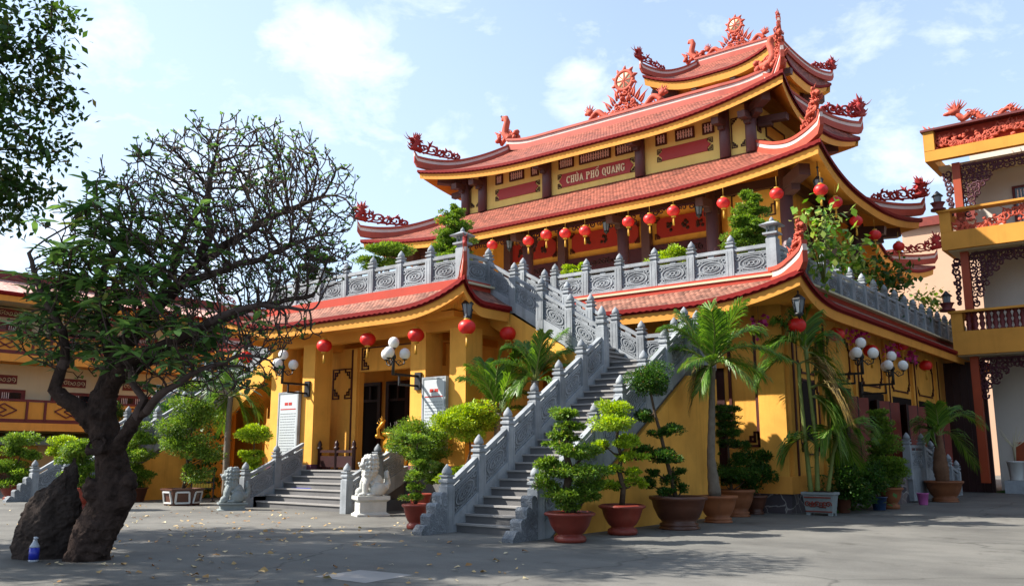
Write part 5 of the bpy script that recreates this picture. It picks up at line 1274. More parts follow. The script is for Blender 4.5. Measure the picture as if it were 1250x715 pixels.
def bonsai(label,b,potw,poth,pads,trunk,leaf='lf_bonsai',potm='terracotta',kind='flare',p=None,size=.085,tw=.05,dens=1.,cat='potted tree',name='potted_bonsai',group=None,bark='bark'):
    """b: foot of the pot in the photo; pads (x,y,rx,ry) px; trunk: px points"""
    if p is None: p=atZ(*b)
    p=Vector(p); s=scale_at(p)*1.0; o=thing(name,label,cat,p,group)
    if potw: pot(o,p,potw*s/2,poth*s,potm,kind)
    T=[L3(p,b,s,x,y,random.uniform(-.05,.05) if i else 0) for i,(x,y) in enumerate(trunk)]
    m=MB(); m.tube(T,[tw*(1-.65*i/max(1,len(T)-1)) for i in range(len(T))],8)
    lv=Leaves()
    for (x,y,rx,ry) in pads:
        rl=rx*s; ru=ry*s; w=random.uniform(-.35,.35)*rl; c=L3(p,b,s,x,y,w)
        k=min(range(len(T)),key=lambda i:(T[i]-c).length+max(0,T[i].z-c.z)*2)
        mid=T[k].lerp(c,.5)+Vector((0,0,-.04)); m.tube([T[k],mid,c],[tw*.45,tw*.32,tw*.15],5)
        for q in range(4): m.tube([c-Vector((0,0,ru*.3)),c+RT*random.uniform(-.7,.7)*rl+FW0*random.uniform(-.7,.7)*rl+Vector((0,0,ru*random.uniform(-.2,.4)))],[tw*.2,.006],4)
        n=int(dens*(110+10500*rl*(rl*.8+ru)*(.085/size)**1.5)); pad(lv,c,(rl*1.26,rl*1.15,ru*1.2),n,size*.8,clump=max(7,int(rl*30)))
    m.build('trunk',M[bark],o); lv.build('foliage',M[leaf],o); return o
def loose_shrub(label,p,b,stems,leaf,size,n,name='leafy_shrub',cat='shrub',spread=.25):
    p=Vector(p); s=scale_at(p); o=thing(name,label,cat,p); m=MB(); lv=Leaves()
    for st in stems:
        T=[Vector(p)]+[L3(p,b,s,x,y,random.uniform(-.4,.4)) for x,y in st]
        m.tube(T,[.03]+[.02*(1-.6*i/len(T)) for i in range(1,len(T))],5)
        for i in range(1,len(T)):
            k=n//(len(stems)*len(T)); P=np.array([T[i-1].lerp(T[i],random.random())[:] for _ in range(k)])+rng.normal(size=(k,3))*spread
            D=rdir(k)+np.array([0,0,-.3]); L=size*rng.uniform(.6,1.3,k); lv.add(P,D,rdir(k)*.5+np.array([0,-.3,1.]),L,L*.33)
    m.build('stems',M['greenstem'],o); lv.build('foliage',M[leaf],o); return o
def foot(p):
    d=Vector(p)-CAM; w=d.dot(FW); return (CX+F*d.dot(RT)/w,CY-F*d.dot(UV_)/w)
def zp(x0,y0,k,pads): return [(x0+x/k,y0+y/k,rx/k,ry/k) for x,y,rx,ry in pads]

def gx(px,X): d=ray(px,600); return Vector((X,d.y*X/d.x,0))
def gy(px,Y): d=ray(px,600); return Vector((d.x*Y/d.y,Y,0))
# ---- potted trees along the front, right of the staircase
G='potted bonsai in the row right of the big staircase'
bonsai('broad layered bonsai in a red pot at the foot of the big staircase, front right',(696,661),62,36,zp(640,480,3.97,[(215,100,78,34),(225,165,62,24),(165,205,52,16),(250,210,70,26),(160,255,50,18),(225,285,85,32),(305,290,65,40),(110,345,75,32),(190,375,90,36),(295,385,105,42),(95,435,72,48),(235,495,115,40),(330,440,80,40),(310,505,60,24),(220,540,60,24)]),[(696,628),(692,600),(697,575),(690,548),(697,520),(695,505)],group=G,tw=.09)
bonsai('slender bonsai with a lime green head in a dark red pot, second in the row',(760,652),57,36,zp(640,480,3.97,[(445,90,85,52),(440,150,95,42),(540,235,56,30),(400,262,60,40),(490,250,70,22),(545,320,62,28),(430,375,52,22),(540,385,42,20),(420,452,72,26),(540,440,62,26)]),[(760,618),(762,596),(757,575),(761,558),(755,540),(757,520),(753,500)],'lf_lime',group=G,tw=.06)
bonsai('tall bonsai with a clipped ball top in a wide dark pot, third in the row',(829,645),70,39,[(797,463,25,25),(797,468,24,20)]+zp(640,480,3.97,[(600,112,70,34),(735,185,58,36),(650,200,34,24),(600,290,62,36),(710,308,92,38),(640,390,40,18),(740,382,42,18),(615,440,44,28),(720,430,48,36),(775,462,26,24),(690,480,60,16)]),[(826,608),(822,585),(816,560),(810,530),(803,505),(799,480),(797,455)],'lf_dark','brownpot','bowl',group=G,tw=.055,size=.07)
bonsai('tiered bonsai in an orange clay pot just behind the slender palm',(898,634),46,32,zp(820,480,4.47,[(305,105,78,20),(300,150,80,18),(310,195,80,18),(302,243,84,20),(300,297,80,22),(385,315,50,30),(230,370,60,30),(370,385,70,36),(185,438,58,30),(320,450,130,46),(430,470,58,30),(290,500,80,26)]),[(893,604),(892,580),(891,550),(890,520),(891,500)],'lf_dark','orangepot','bowl',p=gy(898,21.2),group=G,tw=.045,size=.07)
bonsai('dark leafy shrub in a small brown pot at the corner of the temple wall',(921,624),30,22,[(922,562,13,16),(930,577,14,14),(917,590,14,10),(936,556,8,10)],[(921,606),(921,585),(923,560)],'lf_dark','brownpot','bowl',p=gy(921,22.3),size=.1,tw=.03,name='potted_shrub',cat='potted shrub')
bonsai('many tiered clipped bonsai in a clay pot on the shaded right flank',(1087,610),30,26,zp(1000,480,4.468,[(365,65,62,22),(380,112,55,20),(375,150,62,18),(378,190,68,22),(370,230,72,22),(372,270,82,26),(380,320,105,32),(330,380,105,52),(430,385,66,52),(345,440,100,32)]),[(1086,586),(1085,560),(1084,530),(1083,505)],'lf_bonsai','orangepot',p=gx(1087,-7.5),tw=.05,size=.085,dens=1.2)
bonsai('dark bush in a blue pot beside the many tiered bonsai in shade',(1072,614),20,16,[(1050,580,26,22),(1068,575,16,22),(1035,590,16,18)],[(1072,598),(1066,585)],'lf_dark','bluepot','bucket',p=gx(1072,-7.6),size=.11,tw=.03,name='potted_shrub',cat='potted shrub')
bonsai('dark bush in a brown pot beside the carved white planter',(1028,612),22,18,[(1033,575,20,26),(1045,590,18,16)],[(1028,598),(1032,580)],'lf_dark','brownpot','bucket',p=gx(1028,-8.0),size=.11,tw=.03,name='potted_shrub',cat='potted shrub')
loose_later=[]
p=gx(1126,-7.3); o=thing('flower_pot','empty pink plastic flower pot on the ground near the bottle palm','flower pot',p); s=scale_at(p); pot(o,p,7*s,14*s,'pinkpot','bucket')
# ---- left of the staircase
bonsai('small tiered bonsai in a red pot left of the big staircase foot',(507,645),34,30,zp(420,475,2.976,[(232,180,50,22),(266,192,48,20),(262,240,38,15),(270,282,50,27),(258,318,50,20),(266,362,42,18),(246,393,42,17)]),[(507,616),(509,590),(506,565),(508,540)],'lf_bonsai',group=None,tw=.035,size=.07)
P=Vector((-16.6,17.0,0)); bb=(537,614)
bonsai('round headed bonsai with forked bare stems behind the staircase rail',bb,30,24,[(533,516,32,18),(548,528,28,18),(522,532,24,16),(540,542,28,14),(556,572,16,8),(560,560,14,7)],[(537,592),(533,570),(538,545),(535,525)],'lf_bonsai',p=P,tw=.04,size=.075)
P=Vector((-15.3,17.4,0)); bb=(583,612)
bonsai('lime green cloud shaped tree above the left rail of the staircase',bb,30,24,[(583,493,34,17),(566,502,26,14),(600,500,24,14),(585,515,22,11),(560,567,16,8),(572,560,12,6)],[(583,590),(580,560),(586,535),(583,505)],'lf_lime',p=P,tw=.05,size=.085)
bonsai('two-tiered lime green bonsai beside the left porch lion',(306,612),26,20,zp(240,480,4.467,[(300,200,80,48),(290,235,88,46),(270,325,50,16),(320,322,40,16),(305,365,55,26),(310,405,55,26),(300,445,45,20)]),[(306,592),(308,570),(307,550),(308,528)],'lf_lime',p=gy(306,17.0),tw=.04,size=.085)
bonsai('feathery dark tree in a hexagonal dark planter left of the porch',(222,616),50,20,[(228,545,28,20),(215,520,24,16),(240,510,24,18),(225,495,22,14),(205,540,16,12),(250,555,18,12),(235,580,18,12),(222,470,18,10)],[(222,598),(226,570),(222,545),(230,520),(226,490)],'lf_bonsai','brownpot','hex',tw=.05,size=.1,dens=.6,name='potted_tree')
bonsai('thin stemmed potted tree beside the hexagonal planter',(205,607),30,16,[(200,505,18,14),(212,490,16,12),(195,530,14,12)],[(205,592),(207,560),(203,530),(205,500)],'lf_dark','brownpot','bucket',tw=.04,size=.1,dens=.6,name='potted_tree')
bonsai('tiered bonsai in a brown pot right behind the frangipani trunk',(163,612),32,17,[(158,522,16,11),(170,535,17,9),(152,545,16,9),(165,556,19,9),(156,574,19,9),(171,580,15,8),(160,590,14,7)],[(163,596),(160,570),(164,545),(160,522)],'lf_bonsai','brownpot','bucket',tw=.045,size=.09)
bonsai('low bonsai in a red pot between the boulder and the frangipani trunk',(97,622),36,26,[(93,548,24,12),(85,560,20,10),(105,570,18,10),(95,585,20,12)],[(97,598),(95,575),(94,555)],'lf_bonsai',tw=.04,size=.09)
bonsai('cloud bonsai in a clay pot at the far left edge',(17,609),36,18,[(22,538,20,8),(10,552,16,8),(30,556,12,7),(8,570,20,9),(22,580,20,8),(10,590,18,7)],[(17,592),(15,575),(20,555),(20,540)],'lf_bonsai','terracotta','bowl',tw=.045,size=.1)
bonsai('lime green bonsai behind the left staircase rail',(72,606),20,14,[(72,540,16,9),(66,552,12,8),(80,548,10,7),(72,568,12,7)],[(72,592),(72,570),(72,548)],'lf_lime','brownpot','bowl',tw=.035,size=.1)
bonsai('small clipped ball tree in front of the ochre balcony of the left building',(130,598),18,12,[(130,506,14,14),(130,506,12,12)],[(130,586),(130,550),(130,512)],'lf_dark','brownpot','bowl',tw=.03,size=.1)
p=gy(243,17.9); b=(243,606)
loose_shrub('tall airy shrub between the hexagonal planter and the dark palm left of the porch',p,b,[[(238,570),(232,520),(240,480)],[(246,570),(254,525),(262,500)],[(243,575),(246,540),(250,470)],[(240,580),(226,545),(218,520)],[(246,580),(262,560),(272,545)]],'lf_dark',.2,900,spread=.3)
# ---- on the terrace and porch roof
def on_terrace(px,Y): 
    d=ray(px,300); t=Y/d.y; return Vector((d.x*t,Y,T1+.06))
def tb(label,px,Y,pads,trunk,leaf,size=.1,dens=1.,**k):
    p=on_terrace(px,Y); b=foot(p); return bonsai(label,b,k.pop('potw',26),k.pop('poth',18),pads,[(b[0],b[1]-14)]+trunk,leaf,p=p,size=size,dens=dens,**k)
tb('thin dark pine bonsai on the porch roof terrace at its left end',386,20.0,[(384,303,8,5),(380,312,12,5),(392,316,13,5),(375,326,14,5),(390,331,16,6),(382,340,16,6)],[(386,335),(384,318),(385,302)],'lf_dark')
tb('flat topped bonsai behind the porch roof rail, left of the conical one',462,20.2,[(475,300,22,6),(462,304,20,6),(485,306,16,6),(448,318,14,6),(455,325,16,6),(478,318,16,5)],[(463,335),(468,318),(466,303)],'lf_bonsai')
tb('tall conical bonsai behind the porch roof corner lantern post',553,20.6,[(552,248,8,5),(552,256,13,5),(550,266,15,6),(556,274,17,6),(549,284,19,7),(558,292,21,7),(548,302,21,8),(560,310,24,8),(550,318,22,8)],[(553,310),(552,285),(552,250)],'lf_bonsai',dens=1.2)
tb('round bush on the front terrace beside the head of the stairs',702,23.3,[(695,330,9,8),(706,326,10,8),(700,336,14,6)],[(702,338)],'lf_lime',.09)
tb('low round bush on the front terrace behind the middle of the rail',820,23.3,[(808,312,10,6),(824,306,12,8),(836,310,8,6),(818,318,22,6)],[(820,320)],'lf_lime',.09)
tb('conical bonsai on the terrace near the right corner lantern post',918,23.5,[(917,233,8,5),(922,241,11,5),(914,250,15,6),(922,258,18,6),(913,267,20,7),(924,275,21,7),(914,284,23,7),(924,292,24,8),(912,299,22,7)],[(918,295),(918,270),(918,236)],'lf_bonsai',dens=1.2)
# leafy vine tree on the terrace corner
p=on_terrace(1003,24.6); b=foot(p)
loose_shrub('tall leafy vine with broad bright leaves on the terrace corner behind the coral dragon',p,b,[[(995,290),(985,262),(992,255)],[(1005,285),(1008,262),(1002,254)],[(1010,290),(1022,270),(1030,268)],[(1000,300),(985,300),(980,275)],[(1012,300),(1035,300),(1038,285)],[(1005,290),(1018,255),(1028,260)]],'lf_vine',.25,400,spread=.24)
for i,(px,Y,pts,l,lf) in enumerate(((1040,28.0,[[(1035,325),(1030,308),(1034,302)],[(1046,325),(1050,312),(1056,318)]],'leafy shrub with mid green leaves on the right flank, next after the corner vine','lf_vine'),(1075,31.5,[[(1070,338),(1065,325),(1060,330)],[(1080,335),(1085,328),(1092,335)],[(1075,330),(1072,318)]],'dark leafy shrub behind the middle of the right flank rail','lf_dark'),(1098,34.0,[[(1095,350),(1090,335)],[(1102,350),(1108,338),(1100,330)]],'dark leafy shrub under the far right eave behind the rail','lf_dark'),(1132,37.5,[[(1128,375),(1120,360)],[(1135,378),(1140,365),(1148,358)],[(1130,380),(1138,388)]],'sunlit shrub with open leaves at the far end of the right flank rail','lf_vine'))):
    d=ray(px,300); p=Vector((CC+10.9,d.y*((CC+10.9)/d.x),T1+.06)); b=foot(p)
    loose_shrub(l,p,b,pts,lf,.28,420,spread=.34)

p=gx(1040,-8.1); b=foot(p)
loose_shrub('dark bushy shrub growing in the shade behind the blue pot',p,(1040,612),[[(1036,590),(1030,560)],[(1045,590),(1052,565)],[(1040,590),(1040,548)],[(1050,590),(1062,572)]],'lf_dark',.2,420,spread=.3)
p=gx(1018,-8.3)
loose_shrub('low dark fern mass at the foot of the corner palms in shade',p,(1018,614),[[(1010,600),(1005,585)],[(1020,600),(1028,582)],[(1018,600),(1016,575)]],'lf_dark',.18,260,spread=.24)
# ---- palms
def frond(mb,st,c,ctrl,tip,ll,nl=34,dro=.45,m=0,ms=1,wd=.03):
    nl=int(nl*1.5); wd*=.62
    c=Vector(c);ctrl=Vector(ctrl);tip=Vector(tip)
    B=lambda t:c*(1-t)**2+ctrl*2*t*(1-t)+tip*t*t
    pts=[B(i/14) for i in range(15)]; st.tube(pts,[.028*(1-.85*i/14)+.003 for i in range(15)],5,ms)
    ln=sum((pts[i+1]-pts[i]).length for i in range(14))
    side0=None
    for i in range(nl):
        t=.14+.86*i/(nl-1); p=B(t); d=(B(min(1,t+.02))-B(t-.02)).normalized()
        sd=d.cross(UP)
        if sd.length<.15: sd=RT.copy() if side0 is None else side0
        sd.normalize(); 
        if side0 is not None and sd.dot(side0)<0: sd=-sd
        side0=sd; up=sd.cross(d)
        if up.z<0: up=-up
        k=ll*(.35+.65*math.sin(PI*min(1,.12+t*.82)))*random.uniform(.85,1.12)
        for q in (-1,1):
            a=(sd*q*.62+d*(.62+.5*t)+up*(.16+random.uniform(-.18,.16))-UP*(dro*.5*t)).normalized()
            w=wd*random.uniform(.8,1.2); bx=d*w
            m1=p+a*k*.45-UP*(dro*k*.03); m2=p+a*k*.76-UP*(dro*k*.2); e=p+a*k*.95-UP*(dro*k*random.uniform(.45,.85))
            mb.add([p-bx*.6,p+bx*.6,m1+bx,m1-bx,m2+bx*.7,m2-bx*.7,e],[(0,1,2,3),(3,2,4,5),(5,4,6)],m)
def palm(label,p,b,trunk,rads,crown,fronds,ll,trunkm='palmbark',potspec=None,name='potted_palm',dry=(),nl=34,extra=0,wd=.03,dro=.45):
    p=Vector(p); s=scale_at(p); o=thing(name,label,'palm',p)
    if potspec: pot(o,p,potspec[0]*s/2,potspec[1]*s,potspec[2],potspec[3])
    for tr,rd in zip(trunk,rads):
        m=MB(); T=[L3(p,b,s,x,y) for x,y in tr]; n=len(T); R_=[]
        P2=[];
        for i in range(n-1):
            for k in range(6): P2.append(T[i].lerp(T[i+1],k/6)); R_.append((rd[i]+(rd[i+1]-rd[i])*k/6)*s*(1.06 if k%2 else .97))
        P2.append(T[-1]);R_.append(rd[-1]*s); m.tube(P2,R_,10); m.build('trunk',M[trunkm],o)
    mb=MB();mb2=MB()
    for i,(cx,cy,kx,ky,tx,ty,w) in enumerate(fronds):
        c=L3(p,b,s,cx,cy); frond(mb2 if i in dry else mb,mb2 if i in dry else mb,c,L3(p,b,s,kx,ky,w*.5),L3(p,b,s,tx,ty,w),ll*random.uniform(.9,1.1),nl,dro,0,1,wd)
    mb.build('fronds',[M['lf_palm'],M['greenstem']],o)
    if dry: mb2.build('dry_fronds',[M['lf_dry'],M['greenstem']],o)
    return o
p=atZ(877,637); 
palm('slender palm with arching fronds in a pale rimmed clay pot against the sunlit yellow wall',p,(877,637),[[(874,606),(871,560),(874,510),(876,472),(877,448)]],[[8,5,4.2,3.6,4.5]],0,
 [(877,446,872,400,880,368,.1),(877,446,850,395,818,398,-.2),(877,446,845,410,808,432,.3),(877,446,910,390,938,402,.2),(877,446,905,405,962,436,-.3),(877,446,900,425,946,455,.4),(877,446,862,440,850,495,.1),(877,446,868,445,856,478,-.3),(877,446,892,400,908,372,-.6),(877,446,862,402,848,375,.6),(877,446,890,430,915,470,-.8),(877,446,880,405,868,385,-.9),(877,446,870,430,835,450,-.9)],.62,potspec=(48,32,'orangepot','bowl'),dry=(6,),nl=42)
# multi-stemmed palm in a carved white planter
p=gx(1001,-8.15); b=(1001,624); s=scale_at(p)
o=palm('clump of thin stemmed palms in a carved white planter at the temple corner',p,b,[[(990,600),(987,540),(984,470),(984,440)],[(998,600),(1000,540),(996,470),(994,420)],[(1010,600),(1020,550),(1028,530)]],[[3,2.6,2.2,2.5],[3,2.4,2.2,2.5],[2.6,2,2]],0,
 [(994,425,985,395,968,385,.2),(994,425,992,390,1000,368,0),(994,425,1010,395,1022,410,.4),(994,425,980,400,950,415,-.3),(984,440,965,420,940,452,.3),(984,440,1000,425,1020,470,-.2),(994,425,1020,420,1034,470,.5),(1000,470,1020,450,1040,500,.3),(1000,480,1025,470,1044,530,.6),(1028,530,1040,505,1060,520,.3),(1028,530,1015,510,1000,540,-.3),(1028,530,1045,520,1056,560,.6),(994,425,1005,400,1045,445,.9),(996,470,1015,455,1032,500,-.5),(996,480,1018,480,1026,545,-.3),(1000,450,1030,440,1050,480,.9),(1000,520,1020,505,1045,560,.9),(1000,540,985,520,968,545,.2)],.85,'greenstem',None,dry=(5,13),nl=38,wd=.034,dro=.6)
m=MB(); w=.42; vs=[]
for (kx,ky,z) in ((.78,.36,.06),(.92,.44,.50),(1.,.5,.52),(1.,.5,.58)):
    vs.append([(sx*kx*w,sy*ky*w*1.1,z) for sx,sy in ((-1,-1),(1,-1),(1,1),(-1,1))])
for i in range(3):
    m.add(vs[i]+vs[i+1],[(j,(j+1)%4,4+(j+1)%4,4+j) for j in range(4)])
m.add(vs[3],[(0,1,2,3)]); m.add(vs[0],[(3,2,1,0)])
for sx in (-1,1): 
    for sy in (-1,1): m.cbox((sx*.28,sy*.12,.035),.1,.08,.07)
Rz=Matrix.Rotation(.0,3,'Z'); 
m.v=[tuple(Rz@Vector(v)+Vector(p)) for v in m.v]; q=m.build('carved_planter',M['greystone'],o)
m=MB()
for i in range(7): spiral(m,Vector(p)+Vector((-.27+.09*i,-.2-.02,.28)),Vector((1,0,0)),Vector((0,-.12,1)),.08,1.3,.018,i,(-1)**i,10)
for z,y in ((.1,-.175),(.45,-.235)): m.beam(Vector(p)+Vector((-.34,y,z)),Vector(p)+Vector((.34,y,z)),.03,.03)
m.build('planter_carving',M['terracotta'],q); m=MB(); m.ell(Vector(p)+Vector((0,0,.56)),(.42,.22,.05),14,6); m.build('soil',M['pottop'],q)
p=gx(1153,-7.2)
palm('bottle palm with a swollen trunk and few fronds in an orange clay bowl',p,(1153,608),[[(1152,584),(1151,570),(1151,552),(1152,538),(1152,528)]],[[7.5,9,7,4.5,3]],0,
 [(1152,530,1140,505,1134,515,.2),(1152,530,1150,500,1145,492,-.3),(1152,530,1175,485,1209,514,.2),(1152,530,1172,510,1200,566,.3),(1152,530,1138,512,1136,530,-.3),(1152,528,1160,495,1185,492,.6)],.7,'bottlepalm',(44,25,'orangepot','bowl'),nl=30,wd=.035)
# two palms in the angle behind the staircase
P=Vector((-15.0,18.0,0)); b=foot(P)
palm('bushy palm with upright fronds between the porch and the staircase',P,b,[[(605,590),(607,540),(608,505)]],[[5,4.5,5]],0,
 [(608,505,600,465,612,428,0),(608,505,585,465,566,462,.2),(608,505,585,490,556,505,-.3),(608,505,630,470,640,452,.3),(608,505,625,450,632,430,-.4),(608,505,590,455,590,440,.4),(608,505,570,480,560,520,.5),(608,505,635,490,655,505,.5),(608,505,600,470,575,450,-.6),(608,505,620,470,660,480,.7),(608,505,596,500,572,535,-.2),(608,505,615,460,620,440,.9)],.62,name='palm',nl=40)
P=Vector((-13.6,18.3,0)); b=foot(P)
palm('taller palm behind the staircase with fronds over the yellow string wall',P,b,[[(650,590),(652,520),(654,465)]],[[5,4.5,5]],0,
 [(654,465,645,425,622,422,.1),(654,465,635,440,610,442,-.3),(654,465,665,425,690,402,.2),(654,465,660,420,665,408,-.3),(654,465,680,440,702,445,.3),(654,465,640,460,620,490,.3),(654,465,675,460,690,480,-.4),(654,465,650,430,640,415,.5),(654,465,670,430,700,420,.6),(654,465,640,450,630,480,-.5)],.62,name='palm',nl=40)
P=gy(275,17.6); b=(275,606)
palm('dark palm left of the porch before the shaded orange wall',P,b,[[(275,602),(274,550),(274,500),(275,480)]],[[4.2,3.8,3.4,3.2]],0,
 [(275,480,262,455,250,480,.2),(275,480,275,440,285,430,0),(275,480,300,455,322,478,.2),(275,480,300,470,315,505,-.3),(275,480,255,470,248,510,-.2),(275,480,290,445,310,452,.5),(275,480,262,445,245,455,.5),(275,480,285,475,296,520,.5),(275,480,265,475,262,520,.4)],.75,name='palm',nl=34,wd=.035)
# white pot with a spiky plant by the right building
p=Vector((RBX+1.7,RBY+1.25,.5)); o=thing('potted_plant','small white pot with a few bare spiky stems on the step of the right building','potted plant',p); pot(o,p,.32,.75,'whitepot','bucket')
m=MB()
for q in range(9): a=q*.7; m.tube([p+Vector((0,0,.7)),p+Vector((.05*math.cos(a),.05*math.sin(a),1.3)),p+Vector((.5*math.cos(a),.5*math.sin(a),1.6+.25*(q%3)))],[.03,.025,.008],5)
m.build('stems',M['creamwall'],o)
# magenta hanging orchids
for i,(x,y,X,l) in enumerate(((708+0,0,0,''),)): pass
for (x,y,axis,v,l) in ((926,397,'Y',22.7,'magenta orchid hanging on the sunlit front wall by the slender palm'),(1046,412,'X',-8.5,'magenta orchid hanging above the first right-wall globe lamp'),(1087,428,'X',-8.5,'magenta orchid between the two right-wall globe lamps'),(1112,434,'X',-8.5,'magenta orchid behind the second right-wall globe lamp')):
    p=atY(x,y,v) if axis=='Y' else atX(x,y,v); o=thing('hanging_orchid',l,'orchid',p,'magenta orchids hung on the temple walls'); lv=Leaves(); n=46
    P_=np.array(p[:])+rng.normal(size=(n,3))*np.array([.14,.14,.12]); L=rng.uniform(.1,.18,n); lv.add(P_,rdir(n),rdir(n),L,L*.45); lv.build('petals',M['orchid'],o)
    m=MB(); m.tube([p-Vector((0,0,.15)),p-Vector((0,0,.3))],[.09,.06],8); m.tube([p,p+Vector((0,0,.55))],.006,4); m.build('basket',M['brownpot'],o)

# ------------------------------------------------------------------ frangipani in the foreground, grown by space colonisation
def grow(att,nodes,par,step,infl,kill,iters,bias=Vector((0,0,0)),jit_=.35,mom=0.):
    nd=[np.array(n) for n in nodes]; pr=list(par); att=np.array(att); b=np.array(bias)
    near=np.full(len(att),1e9); nid=np.full(len(att),-1,int); start=0
    kids={}
    for it in range(iters):
        new=np.array(nd[start:])
        if len(new)==0: break
        d=np.linalg.norm(att[:,None,:]-new[None],axis=2); j=d.argmin(1); dm=d[np.arange(len(att)),j]; better=dm<near
        near[better]=dm[better]; nid[better]=j[better]+start
        keep=near>kill; att,near,nid=att[keep],near[keep],nid[keep]
        if len(att)==0: break
        start=len(nd); act=near<infl; added=0
        for k in np.unique(nid[act]):
            a=att[act&(nid==k)]; v=nrm(a-nd[k]).sum(0)+b+rng.normal(size=3)*jit_; l=np.linalg.norm(v)
            if l<1e-6: continue
            if mom>0 and pr[k]>=0:
                pd=nd[k]-nd[pr[k]]; v=v/l+pd/max(1e-6,np.linalg.norm(pd))*mom; l=np.linalg.norm(v)
            q=nd[k]+v/l*step
            if any(np.linalg.norm(nd[c]-q)<step*.35 for c in kids.get(k,())): continue
            kids.setdefault(k,[]).append(len(nd)); nd.append(q); pr.append(k); added+=1
        if not added: break
    return nd,pr
def tree_tubes(mb,nd,pr,rtip,expo,rmin_seed=None,sides=5,maxr=9):
    n=len(nd); ch=[[] for _ in range(n)]
    for i,p in enumerate(pr):
        if p>=0: ch[p].append(i)
    rad=np.zeros(n)
    for i in range(n-1,-1,-1):
        rad[i]=rtip if not ch[i] else sum(rad[c]**expo for c in ch[i])**(1/expo)
    rad=np.minimum(rad,maxr)
    if rmin_seed:
        for i,r in rmin_seed.items(): rad[i]=r
    stack=[i for i in range(n) if pr[i]<0]
    while stack:
        i=stack.pop(); chain=[i]
        if pr[i]>=0: chain=[pr[i],i]
        cur=i
        while ch[cur]:
            c=max(ch[cur],key=lambda k:rad[k])
            for k in ch[cur]:
                if k!=c: stack.append(k)
            chain.append(c); cur=c
        if len(chain)>1:
            rr=[rad[k] for k in chain]
            if pr[i]>=0: rr[0]=min(rr[0],rr[1]*1.15)
            mb.tube([nd[k] for k in chain],rr,sides if max(rr)<.05 else 9)
    tips=[i for i in range(n) if not ch[i]]
    return rad,tips
FP=Vector(atZ(108,683)); FB=(108,683); FS=scale_at(FP)
fr=thing('frangipani_tree','gnarled frangipani tree with a dark trunk and fine bare branches in the left foreground','tree',FP)
def fpt(x,y,w=0.): return L3(FP,FB,FS,x,y,w)
limbs=[ # px, px, depth, radius px
 [(106,690,0,25),(110,660,0,24),(121,632,.05,25),(132,606,.06,25),(128,578,.05,20),(122,552,.02,17),(114,528,0,17),(108,505,0,18),(111,478,.0,14),(118,450,.05,13),(126,420,.1,11.5),(150,385,.15,10),(186,340,.2,7.5),(214,305,.25,6)],
 [(104,520,0,14),(88,502,-.1,11),(66,487,-.2,9),(58,478,-.25,8),(68,440,-.3,6),(64,405,-.3,5),(35,360,-.3,4),(8,305,-.25,2.5)],
 [(112,485,0,11),(130,466,-.2,10),(152,446,-.4,9),(178,432,-.5,7.5),(216,420,-.6,6.5),(240,404,-.55,6),(275,385,-.5,4.5),(320,372,-.4,3),(360,380,-.35,2.2)],
 [(122,560,.0,10),(142,543,-.2,9),(168,512,-.4,7),(178,490,-.5,5),(160,470,-.5,4),(155,445,-.5,3)],
 [(168,512,-.4,6),(200,488,-.6,5),(240,462,-.7,3.5),(290,440,-.7,2.5)],
 [(118,450,.05,10),(100,405,.2,8),(80,360,.3,6),(85,320,.3,5),(110,270,.35,4)],
 [(214,305,.25,7),(222,265,.3,5.5),(215,220,.3,4),(220,175,.3,3)],
 [(214,305,.25,7),(255,275,.3,5.5),(300,245,.3,4),(345,225,.3,3)],
 [(186,340,.2,7),(235,330,-.1,5),(290,315,-.2,4),(350,290,-.2,3)],
 [(125,420,.1,8),(118,395,.5,7),(140,350,.8,5),(160,300,.9,4),(175,240,.9,3)],
 [(130,460,.1,8),(165,420,.6,6),(225,380,.9,5),(285,350,1.0,4),(350,340,1.,3)],
]
nd=[];pr=[];seed={}
def add_limb(l,attach):
    prev=attach
    for i,(x,y,w,r) in enumerate(l):
        q=np.array(fpt(x,y,w)[:])
        if prev>=0:
            a=nd[prev]; k=max(1,int(np.linalg.norm(q-a)/.15)); ra=seed[prev] if i else r*FS
            if i==0: ra=r*FS
            for j in range(1,k+1):
                t=j/k; jit=rng.normal(size=3)*.012; nd.append(a+(q-a)*t+jit); pr.append(prev); prev=len(nd)-1; seed[prev]=ra*(1-t)+r*FS*t
        else: nd.append(q); pr.append(-1); prev=len(nd)-1; seed[prev]=r*FS
def nearest(x,y,w): 
    q=np.array(fpt(x,y,w)[:]); return int(np.argmin([np.linalg.norm(a-q) for a in nd]))
for i,l in enumerate(limbs):
    add_limb(l,-1 if i==0 else nearest(*l[0][:3]))
att=[]
def crown(cx,cy,rx,ry,n,dz=1.0,off=0.):
    for _ in range(n):
        while True:
            v=rng.uniform(-1,1,3)
            if np.linalg.norm(v)<1: break
        att.append(fpt(cx+rx*v[0],cy+ry*v[1],off+dz*rx*FS*v[2])[:])
crown(262,238,156,118,3000,.95,.2); crown(320,300,92,80,900,1.0,0); crown(120,320,98,88,700,1.1,0); crown(215,370,110,70,600,1.1,0); crown(60,390,66,80,380,1.2,0); crown(35,340,40,45,120,1,0); crown(230,440,110,55,350,1.,-.3); crown(250,450,90,35,170,.9,-.4); crown(95,235,50,55,130,1,.2); crown(300,400,85,35,200,1,0)
ns=len(nd)
nd,pr=grow(att,nd,pr,.1,.9,.14,90,(.06,.05,.35),.2,.8)
mb=MB(); rad,tips=tree_tubes(mb,nd,pr,.0085,2.6,seed,5,.11)
